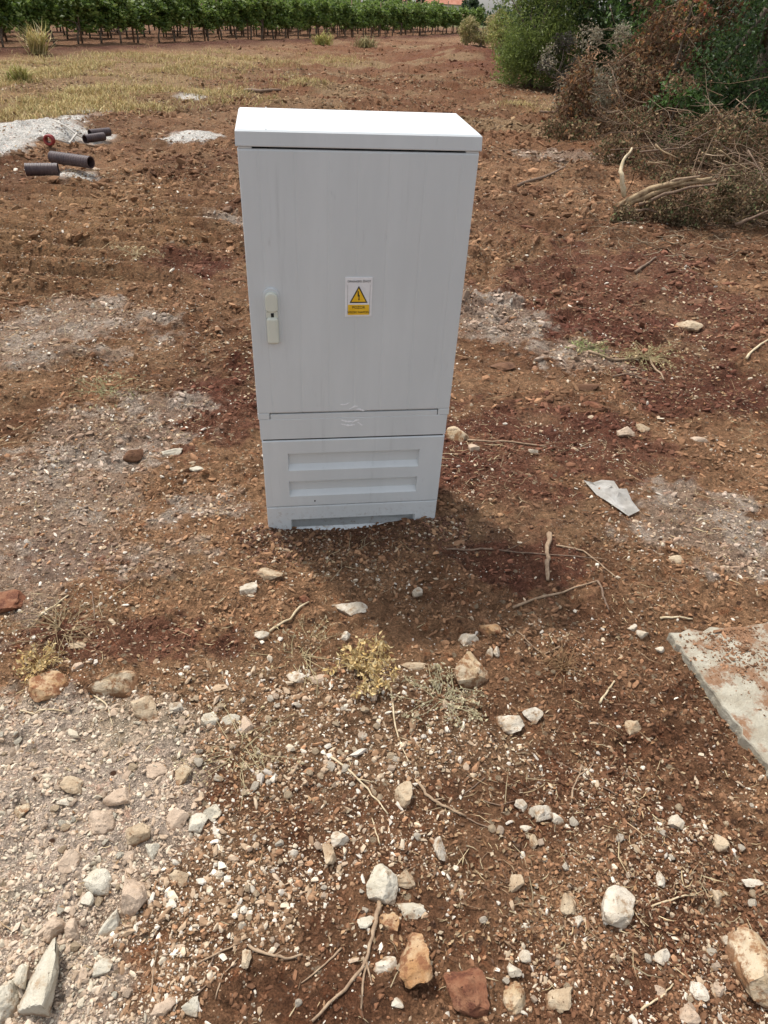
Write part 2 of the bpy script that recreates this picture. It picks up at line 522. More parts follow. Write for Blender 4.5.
def ground_colour(x, y):
    big = fbm(x, y, 0.8, 201, 4, 0.6)
    fine = fbm(x, y, 0.09, 211, 4, 0.6)
    far = sstep(3, 9, y)
    a = np.array([0.122, 0.056, 0.030]); b = np.array([0.300, 0.170, 0.092])
    k = np.clip(sstep(0.30, 0.70, big) * 0.6 + sstep(0.3, 0.7, fine) * 0.4, 0, 1)[:, None]
    c = a * (1 - k) + b * k
    def put(mask, colour, amt=1.0):
        nonlocal c
        m = (mask * amt)[:, None]
        c = c * (1 - m) + np.asarray(colour) * m
    brk = fbm(x, y, 0.055, 281, 3, 0.7) - 0.5
    brk2 = fbm(x, y, 0.22, 285, 3, 0.7) - 0.5
    def broken(mk):
        return sstep(0.30, 0.70, mk * 0.95 + brk * 0.9 + brk2 * 0.7) * sstep(0.0, 0.12, mk)
    put(broken(zmask(DARK, x, y, 300, rag=0.8, soft=0.5)), (0.112, 0.038, 0.028), 0.65)
    put(sstep(0.56, 0.72, fbm(x, y, 0.35, 231, 4, 0.6)) * sstep(0.8, 1.6, y), (0.29, 0.18, 0.10), 0.45)
    pm = broken(zmask(PALE, x, y, 400, rag=0.9, soft=0.6))
    put(pm, (0.34, 0.255, 0.19), 0.62)
    put(pm * sstep(0.5, 0.68, fbm(x, y, 0.12, 241, 3)), (0.46, 0.39, 0.32), 0.55)
    sm = zmask(SPILL, x, y, 500, rag=0.75, soft=0.3)
    put(sm, (0.50, 0.40, 0.315), 0.95)
    put(sm * sstep(0.45, 0.7, fbm(x, y, 0.16, 251, 3)), (0.39, 0.32, 0.20), 0.4)
    put(zmask(CREAM, x, y, 600, rag=0.9, soft=0.5), (0.27, 0.175, 0.10), 0.45)
    gm = zmask(GRASS, x, y, 700, rag=0.8, soft=0.5)
    put(gm * (0.35 + 0.65 * sstep(0.4, 0.6, fbm(x, y, 1.1, 271, 3))), (0.34, 0.25, 0.115), 0.85)
    put(zmask(SAND, x, y, 750, rag=0.55, soft=0.25), (0.68, 0.65, 0.59), 0.97)
    tan = blob(x, y, 60, 235, 150, 55, seed=790, rag=0.5, soft=0.5)
    put(tan * (0.5 + 0.5 * sstep(0.4, 0.6, fine)), (0.30, 0.175, 0.085), 0.6)
    # field beyond
    fm = sstep(9, 16, y)
    put(fm * sstep(0.45, 0.65, fbm(x, y, 2.2, 261, 3)), (0.25, 0.155, 0.088), 0.6)
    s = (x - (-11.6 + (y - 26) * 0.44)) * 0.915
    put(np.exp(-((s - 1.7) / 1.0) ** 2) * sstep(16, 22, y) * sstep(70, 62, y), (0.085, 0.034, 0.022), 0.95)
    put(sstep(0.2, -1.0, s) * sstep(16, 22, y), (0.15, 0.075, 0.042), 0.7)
    put(np.exp(-((x - 2.3) ** 2 / 2.6 + (y - 30) ** 2 / 40)), (0.105, 0.036, 0.026), 0.85)
    tk = zmask(TRACK, x, y, 760, rag=0.6, soft=0.6)
    put(tk * (0.55 + 0.45 * sstep(0.4, 0.6, fbm(x, y, 0.7, 765, 3))), (0.165, 0.070, 0.034), 0.85)
    put(tk * sstep(0.56, 0.66, fbm(x, y, 1.6, 767, 4, 0.6)), (0.30, 0.215, 0.12), 0.6)
    put(sstep(66, 90, y), (0.10, 0.13, 0.05), 0.9)
    return c

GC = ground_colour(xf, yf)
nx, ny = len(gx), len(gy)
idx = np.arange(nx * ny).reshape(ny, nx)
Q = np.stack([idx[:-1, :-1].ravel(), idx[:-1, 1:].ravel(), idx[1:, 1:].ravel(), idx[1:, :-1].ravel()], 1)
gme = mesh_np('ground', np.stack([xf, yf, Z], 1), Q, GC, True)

m, t, b = new_mat('soil')
pos = N(t, 'ShaderNodeNewGeometry').outputs['Position']
a = N(t, 'ShaderNodeAttribute', attribute_name='Col').outputs[0]
n1 = noise(t, 55, 6, 0.7, pos); n2 = noise(t, 210, 4, 0.65, pos); n3 = noise(t, 9, 6, 0.68, pos)
def mul(src, nsock, lo, hi, a0=0.3, a1=0.7):
    k = N(t, 'ShaderNodeMapRange')
    k.inputs[1].default_value = a0; k.inputs[2].default_value = a1; k.inputs[3].default_value = lo; k.inputs[4].default_value = hi
    t.links.new(nsock, k.inputs[0])
    return mixc(t, 1.0, src, k.outputs[0], 'MULTIPLY')
c = mul(a, n1, 0.40, 1.62)
c = mul(c, n2, 0.50, 1.50)
c = mul(c, n3, 0.80, 1.20)
warm = ramp(t, noise(t, 23, 4, 0.6, pos), 0.55, 0.7)
c = mixc(t, warm, c, mixc(t, 1.0, c, (1.08, 0.88, 0.80), 'MULTIPLY'))
vor = N(t, 'ShaderNodeTexVoronoi'); vor.inputs['Scale'].default_value = 95; vor.inputs['Randomness'].default_value = 1.0
t.links.new(pos, vor.inputs['Vector'])
sp = ramp(t, vor.outputs['Distance'], 0.30, 0.18)
dens = ramp(t, noise(t, 7, 4, 0.65, pos), 0.46, 0.62)
sm_ = N(t, 'ShaderNodeMath', operation='MULTIPLY'); t.links.new(sp, sm_.inputs[0]); t.links.new(dens, sm_.inputs[1])
vcol = N(t, 'ShaderNodeSeparateColor'); t.links.new(vor.outputs['Color'], vcol.inputs[0])
pick = ramp(t, vcol.outputs[0], 0.55, 0.6)
sm2 = N(t, 'ShaderNodeMath', operation='MULTIPLY'); t.links.new(sm_.outputs[0], sm2.inputs[0]); t.links.new(pick, sm2.inputs[1])
c = mixc(t, sm2.outputs[0], c, (0.42, 0.34, 0.25))
vb = N(t, 'ShaderNodeTexVoronoi'); vb.inputs['Scale'].default_value = 34
t.links.new(pos, vb.inputs['Vector'])
vbc = N(t, 'ShaderNodeSeparateColor'); t.links.new(vb.outputs['Color'], vbc.inputs[0])
kb = N(t, 'ShaderNodeMath', operation='MULTIPLY'); t.links.new(ramp(t, vb.outputs['Distance'], 0.34, 0.2), kb.inputs[0]); t.links.new(ramp(t, vbc.outputs[1], 0.72, 0.78), kb.inputs[1])
c = mixc(t, kb.outputs[0], c, mixc(t, ramp(t, vbc.outputs[2], 0.35, 0.65), (0.085, 0.045, 0.028), (0.33, 0.25, 0.165)))
t.links.new(c, b.inputs['Base Color'])
b.inputs['Roughness'].default_value = 0.95
b.inputs['Specular IOR Level'].default_value = 0.1
p1 = bump(t, None, noise(t, 26, 8, 0.75, pos), 1.0, 0.07)
p2 = bump(t, None, n1, 0.8, 0.016, p1)
p3 = bump(t, None, sm2.outputs[0], 0.6, 0.004, p2)
bump(t, b, n2, 0.6, 0.004, p3)
ground = obj('ground', gme, m)
tag(ground, 'churned red-brown soil with stones, pale dusty patches and dry grass', None, None, 'structure')

# ------------------------------------------------------------------ electrical cabinet
B = np.array([[0.9873, -0.1585, 0.0074], [0.1587, 0.9864, -0.0435], [-0.0004, 0.0441, 0.9990]])
cab = empty('electrical_cabinet')
cab.matrix_world = Matrix(((B[0, 0], B[0, 1], B[0, 2], -0.1112), (B[1, 0], B[1, 1], B[1, 2], 2.0228), (B[2, 0], B[2, 1], B[2, 2], 0.0), (0, 0, 0, 1)))
tag(cab, 'light grey plastic electrical distribution cabinet standing in red soil', 'cabinet')

def plastic(name, c1, c2, rough=0.42):
    m, t, b = new_mat(name)
    co = N(t, 'ShaderNodeTexCoord').outputs['Object']
    mp = N(t, 'ShaderNodeMapping'); mp.inputs['Scale'].default_value = (1, 1, 0.25); t.links.new(co, mp.inputs[0])
    n = noise(t, 7, 5, 0.6, mp.outputs[0])
    cc = mixc(t, ramp(t, n, 0.35, 0.7), c1, c2)
    ms = N(t, 'ShaderNodeMapping'); ms.inputs['Scale'].default_value = (1, 1, 0.06); t.links.new(co, ms.inputs[0])
    stk = ramp(t, noise(t, 26, 5, 0.7, ms.outputs[0]), 0.56, 0.80)      # faint rain streaks
    cc = mixc(t, stk, cc, tuple(0.89 * k for k in c1))
    d = ramp(t, noise(t, 34, 6, 0.7, mp.outputs[0]), 0.60, 0.78)
    cc = mixc(t, d, cc, tuple(0.86 * k for k in c1))
    # soil splashed on the lowest part
    sx = N(t, 'ShaderNodeSeparateXYZ'); t.links.new(co, sx.inputs[0])
    lowm = ramp(t, sx.outputs[2], 0.17, -0.03)
    nz = ramp(t, noise(t, 48, 8, 0.8, co), 0.50, 0.74)
    k = N(t, 'ShaderNodeMath', operation='MULTIPLY'); t.links.new(lowm, k.inputs[0]); t.links.new(nz, k.inputs[1])
    cc = mixc(t, k.outputs[0], cc, (0.24, 0.16, 0.10))
    t.links.new(cc, b.inputs['Base Color'])
    b.inputs['Roughness'].default_value = rough
    rr = N(t, 'ShaderNodeMapRange'); rr.inputs[3].default_value = rough - 0.08; rr.inputs[4].default_value = rough + 0.15
    t.links.new(noise(t, 15, 5, 0.6, co), rr.inputs[0]); t.links.new(rr.outputs[0], b.inputs['Roughness'])
    p = bump(t, None, noise(t, 5, 2, 0.5, co), 0.15, 0.01)
    bump(t, b, noise(t, 600, 2, 0.5, co), 0.12, 0.0006, p)
    return m
PL = plastic('grey_plastic', (0.575, 0.605, 0.605), (0.62, 0.65, 0.65))
PLH = plastic('handle_plastic', (0.60, 0.615, 0.52), (0.65, 0.665, 0.57), 0.5)
BLK = simple('dark_gap', (0.012, 0.012, 0.013), (0.02, 0.02, 0.02), 20, 0.9, 0)

def cpart(name, bm, mat=PL, parent=cab, smooth=False):
    return obj(name, bm_mesh(name, bm, smooth), mat, parent)

# upper housing (behind the door), lower housing, cap
bm = box_bm(-0.306, 0.306, 0.014, 0.309, 0.440, 1.2405, 0.006)
housing = cpart('housing', bm)
bm = box_bm(-0.302, 0.302, 0.016, 0.303, -0.30, 0.436, 0.006)
cpart('lower_housing', bm)
# cap: slightly overhanging tray with a sloped edge
bm = bmesh.new()
prof = [(-0.308, 0.0), (-0.309, 0.0)]
outer = [(-0.3125, -0.003), (0.3125, -0.003), (0.3125, 0.312), (-0.3125, 0.312)]
def loopz(o, z, ins):
    return [bm.verts.new((x - math.copysign(ins, x), y + (ins if y < 0.1 else -ins), z)) for x, y in o]
rings = [loopz(outer, 1.2425, 0.001), loopz(outer, 1.2445, 0.0), loopz(outer, 1.2755, 0.0015), loopz(outer, 1.2795, 0.006), loopz(outer, 1.2815, 0.03)]
for r0, r1 in zip(rings, rings[1:]):
    for i in range(4):
        bm.faces.new((r0[i], r0[(i + 1) % 4], r1[(i + 1) % 4], r1[i]))
bm.faces.new(rings[-1]); bm.faces.new(rings[0][::-1])
ve = [e for e in bm.edges if abs(e.verts[0].co.z - e.verts[1].co.z) > 0.0005 and max(e.verts[0].co.z, e.verts[1].co.z) < 1.28]
cap_o = cpart('cap', bm)
# moulded seam on the cap
bm = box_bm(-0.2365, -0.2345, 0.004, 0.305, 1.2790, 1.2825, 0.0006, 1)
cpart('seam', bm, PL, cap_o)

# door: slab with shallow vertical grooves, hinge tabs at its lower corners
def door_mesh():
    gro = [-0.259, -0.167, -0.082, -0.0043, 0.077, 0.1705, 0.2652]
    xs = [-0.3085, -0.3060, -0.300]
    ys = [0.004, 0.0005, 0.0]
    for gxx in gro:
        xs += [gxx - 0.0045, gxx - 0.0015, gxx + 0.0015, gxx + 0.0045]
        ys += [0.0, 0.0008, 0.0008, 0.0]
    xs += [0.300, 0.3060, 0.3085]; ys += [0.0, 0.0005, 0.004]
    z0, z1 = 0.4805, 1.2365
    zz = [z0, z0 + 0.004, z1 - 0.004, z1]
    dz = [0.002, 0.0, 0.0, 0.002]
    bm = bmesh.new()
    G = [[bm.verts.new((x, y + d, z)) for x, y in zip(xs, ys)] for z, d in zip(zz, dz)]
    for r0, r1 in zip(G, G[1:]):
        for i in range(len(xs) - 1):
            bm.faces.new((r0[i], r0[i + 1], r1[i + 1], r1[i]))
    bk = [bm.verts.new((x, 0.0135, z)) for x, z in ((xs[0], z0), (xs[-1], z0), (xs[-1], z1), (xs[0], z1))]
    bm.faces.new(bk[::-1])
    bm.faces.new([G[0][i] for i in range(len(xs) - 1, -1, -1)] + [bk[0], bk[1]])
    bm.faces.new([G[-1][i] for i in range(len(xs))] + [bk[2], bk[3]])
    bm.faces.new([G[k][0] for k in range(4)] + [bk[3], bk[0]])
    bm.faces.new([G[k][-1] for k in range(3, -1, -1)] + [bk[1], bk[2]])
    return bm
door = cpart('door', door_mesh())
for s in (-1, 1):
    bm = box_bm(min(s * 0.272, s * 0.3085), max(s * 0.272, s * 0.3085), 0.0005, 0.0135, 0.4585, 0.4800, 0.0012, 1)
    cpart('hinge_tab', bm, PL, door)
    bm = box_bm(min(s * 0.273, s * 0.306), max(s * 0.273, s * 0.306), 0.0012, 0.0135, 1.2370, 1.2415, 0.0006, 1)
    cpart('corner_filler', bm, PL, door)
# dark slots above and below the door
cpart('gap_shadow', box_bm(-0.272, 0.272, 0.010, 0.0136, 1.2366, 1.2424), BLK)
cpart('gap_shadow', box_bm(-0.270, 0.270, 0.010, 0.0136, 0.4750, 0.4804), BLK)

# strip under the door
bm = box_bm(-0.305, 0.305, 0.002, 0.0155, 0.3815, 0.4572, 0.0015, 1)
strip = cpart('front_strip', bm)
bm = box_bm(-0.2695, 0.2695, 0.0022, 0.0155, 0.4570, 0.4752, 0.001, 1)
cpart('upper_lip', bm, PL, strip)

def recessed_panel(x0, x1, z0, z1, recs, yf, depth, thick, edge=0.003):
    """panel with horizontal recesses: sharp upper edge, sloped sill at the bottom"""
    bm = bmesh.new()
    def face(*p):
        bm.faces.new([bm.verts.new(q) for q in p])
    rx0, rx1 = recs[0][0], recs[0][1]
    e = edge
    # front pieces
    zs = [z0 + e] + sorted([v for r in recs for v in (r[2], r[3])]) + [z1 - e]
    face((x0 + e, yf, z0 + e), (rx0, yf, z0 + e), (rx0, yf, z1 - e), (x0 + e, yf, z1 - e))
    face((rx1, yf, z0 + e), (x1 - e, yf, z0 + e), (x1 - e, yf, z1 - e), (rx1, yf, z1 - e))
    for i in range(0, len(zs), 2):
        if zs[i + 1] > zs[i]:
            face((rx0, yf, zs[i]), (rx1, yf, zs[i]), (rx1, yf, zs[i + 1]), (rx0, yf, zs[i + 1]))
    # bevelled rim and sides
    face((x0, yf + e, z0), (x1, yf + e, z0), (x1 - e, yf, z0 + e), (x0 + e, yf, z0 + e))
    face((x0 + e, yf, z1 - e), (x1 - e, yf, z1 - e), (x1, yf + e, z1), (x0, yf + e, z1))
    face((x0, yf + e, z1), (x0, yf + e, z0), (x0 + e, yf, z0 + e), (x0 + e, yf, z1 - e))
    face((x1, yf + e, z0), (x1, yf + e, z1), (x1 - e, yf, z1 - e), (x1 - e, yf, z0 + e))
    yb = yf + thick
    face((x0, yf + e, z0), (x0, yf + e, z1), (x0, yb, z1), (x0, yb, z0))
    face((x1, yf + e, z1), (x1, yf + e, z0), (x1, yb, z0), (x1, yb, z1))
    face((x0, yf + e, z1), (x1, yf + e, z1), (x1, yb, z1), (x0, yb, z1))
    face((x0, yf + e, z0), (x0, yb, z0), (x1, yb, z0), (x1, yf + e, z0))
    for (a0, a1, b0, b1) in recs:
        yd = yf + depth
        s = min(depth * 1.15, (b1 - b0) * 0.4); q = 0.004
        face((a0 + q, yd, b0 + s), (a1 - q, yd, b0 + s), (a1 - q, yd, b1 - q), (a0 + q, yd, b1 - q))
        face((a0, yf, b0), (a1, yf, b0), (a1 - q, yd, b0 + s), (a0 + q, yd, b0 + s))
        face((a0 + q, yd, b1 - q), (a1 - q, yd, b1 - q), (a1, yf, b1), (a0, yf, b1))
        face((a0, yf, b0), (a0 + q, yd, b0 + s), (a0 + q, yd, b1 - q), (a0, yf, b1))
        face((a1 - q, yd, b0 + s), (a1, yf, b0), (a1, yf, b1), (a1 - q, yd, b1 - q))
    bmesh.ops.remove_doubles(bm, verts=bm.verts, dist=0.00005)
    return bm

bm = recessed_panel(-0.3025, 0.3035, 0.1045, 0.3765, [(-0.221, 0.2225, 0.2565, 0.326), (-0.222, 0.2245, 0.148, 0.2125)], 0.0, 0.0155, 0.0205)
vent = cpart('vent_panel', bm)
bm = box_bm(-0.1375, -0.1315, -0.0004, 0.004, 0.121, 0.129, 0.001, 1)
cpart('screw_hole', bm, BLK, vent)
cpart('gap_shadow', box_bm(-0.298, 0.298, 0.006, 0.0158, 0.3768, 0.3812), BLK)
bm = recessed_panel(-0.302, 0.303, -0.28, 0.1015, [(-0.221, 0.2265, -0.020, 0.0445)], 0.001, 0.0150, 0.0200)
cpart('plinth_panel', bm)

# handle: backplate, swing lever in two pieces, lock
hd = empty('handle'); hd.parent = door
def capsule_bm(cx, z0, z1, wd, y0, y1, bev=0.002, taper=1.0):
    bm = bmesh.new()
    r = wd / 2; pts = []
    for k in range(13):
        th = math.pi * k / 12
        pts.append((cx + r * math.cos(th), z1 - r + r * math.sin(th)))
    r2 = r * taper
    for k in range(9):
        th = math.pi + math.pi * k / 8
        pts.append((cx + r2 * math.cos(th), z0 + r2 * 0.45 + r2 * 0.45 * math.sin(th)))
    f = bm.faces.new([bm.verts.new((x, y0, z)) for x, z in pts])
    ex = bmesh.ops.extrude_face_region(bm, geom=[f])
    for v in [v for v in ex['geom'] if isinstance(v, bmesh.types.BMVert)]:
        v.co.y = y1
    bmesh.ops.bevel(bm, geom=[e for e in bm.edges if abs(e.verts[0].co.y - y0) < 1e-6 and abs(e.verts[1].co.y - y0) < 1e-6], offset=bev, segments=2, profile=0.5, affect='EDGES')
    return bm
bm = capsule_bm(-0.2455, 0.7165, 0.8860, 0.047, -0.005, 0.0005, 0.002)
cpart('backplate', bm, PL, hd)
bm = capsule_bm(-0.2455, 0.8185, 0.8760, 0.035, -0.017, -0.0049, 0.004, 1.0)
cpart('upper_grip', bm, PLH, hd)
bm = box_bm(-0.2625, -0.2285, -0.020, -0.0049, 0.7225, 0.8035, 0.008, 4)
cpart('lever', bm, PLH, hd)
bm = box_bm(-0.2620, -0.2290, -0.0135, -0.0049, 0.8025, 0.8195, 0.001, 1)
cpart('lock_body', bm, PLH, hd)
bm = box_bm(-0.2490, -0.2405, -0.0150, -0.0130, 0.8045, 0.8165, 0.0008, 1)
cpart('keyhole', bm, BLK, hd)

# warning sign
sg = empty('warning_sign'); sg.parent = door
WHT = simple('sign_white', (0.72, 0.72, 0.72), (0.78, 0.78, 0.78), 40, 0.4, 0)
YEL = simple('sign_yellow', (0.78, 0.46, 0.02), (0.82, 0.52, 0.04), 40, 0.45, 0)
INK = simple('sign_ink', (0.02, 0.02, 0.018), (0.035, 0.03, 0.02), 40, 0.5, 0)
cpart('plate', box_bm(-0.0370, 0.0415, -0.0020, 0.0004, 0.7985, 0.9150, 0.0007, 1), WHT, sg)
cpart('frame_line', box_bm(-0.0295, -0.0290, -0.0024, -0.0015, 0.806, 0.893), INK, sg)
cpart('frame_line', box_bm(0.0345, 0.0350, -0.0024, -0.0015, 0.806, 0.893), INK, sg)
def flat_bm(pts, y0, y1):
    bm = bmesh.new()
    f = bm.faces.new([bm.verts.new((x, y0, z)) for x, z in pts])
    ex = bmesh.ops.extrude_face_region(bm, geom=[f])
    for v in [v for v in ex['geom'] if isinstance(v, bmesh.types.BMVert)]: v.co.y = y1
    return bm
cpart('triangle_border', flat_bm([(-0.0235, 0.8405), (0.0285, 0.8405), (0.0025, 0.8905)], -0.0026, -0.0015), INK, sg)
cpart('triangle', flat_bm([(-0.0185, 0.8440), (0.0235, 0.8440), (0.0025, 0.8835)], -0.0030, -0.0024), YEL, sg)
cpart('lightning_bolt', flat_bm([(0.0035, 0.8470), (0.0060, 0.8525), (0.0043, 0.8525), (0.0055, 0.8640), (0.0030, 0.8635), (0.0020, 0.8755), (-0.0012, 0.8755), (-0.0005, 0.8595), (0.0022, 0.8600), (0.0020, 0.8525), (0.0008, 0.8525)], -0.0034, -0.0028), INK, sg)
cpart('caption_panel', box_bm(-0.0280, 0.0335, -0.0026, -0.0015, 0.8045, 0.8350), YEL, sg)
def lettering(txt, cx, z, size, y, mat):
    cu = bpy.data.curves.new('txt', 'FONT'); cu.body = txt; cu.size = size; cu.align_x = 'CENTER'; cu.extrude = 0.0003
    tmp = bpy.data.objects.new('txt', cu); COL.objects.link(tmp)
    dg = bpy.context.evaluated_depsgraph_get()
    me = bpy.data.meshes.new_from_object(tmp.evaluated_get(dg))
    bpy.data.objects.remove(tmp)
    me.transform(Matrix.Translation((cx, y, z)) @ Matrix.Rotation(math.pi / 2, 4, 'X'))
    me.materials.clear()
    me.name = 'lettering'
    return obj('lettering', me, mat, sg)
lettering('OPASNO', -0.0140, 0.9005, 0.0080, -0.0024, INK)
lettering('PO ŽIVOT', 0.0185, 0.9005, 0.0080, -0.0024, INK)
lettering('POZOR', 0.0028, 0.8235, 0.0110, -0.0029, INK)
lettering('VISOKI NAPON', 0.0028, 0.8095, 0.0092, -0.0029, INK)

# chalky white smears across the strip
rng = np.random.default_rng(5)
CH = simple('chalk', (0.85, 0.86, 0.87), (0.74, 0.75, 0.76), 300, 0.9, 0)
for (x0, z0, x1, z1, wd) in [(-0.048, 0.505, -0.018, 0.512, 0.0022), (-0.02, 0.492, 0.008, 0.499, 0.0020), (0.004, 0.487, 0.030, 0.484, 0.0026), (-0.045, 0.447, -0.005, 0.441, 0.0026), (-0.01, 0.438, 0.014, 0.449, 0.0022), (-0.046, 0.432, 0.0, 0.428, 0.0024), (0.008, 0.436, 0.026, 0.428, 0.0022)]:
    n = 9; pts = []
    for k in range(n):
        u = k / (n - 1); ww = 1.5 * wd * math.sin(math.pi * (0.08 + 0.84 * u)) * rng.uniform(0.5, 1.1)
        cz = z0 + (z1 - z0) * u + 0.002 * math.sin(u * 5 + x0 * 90)
        pts.append((x0 + (x1 - x0) * u, cz, ww))
    poly = [(x, z + w_) for x, z, w_ in pts] + [(x, z - w_) for x, z, w_ in pts[::-1]]
    y = -0.0006 if z0 > 0.48 else 0.0014
    cpart('chalk_smear', flat_bm(poly, y, y + 0.0008), CH, door if z0 > 0.48 else strip)

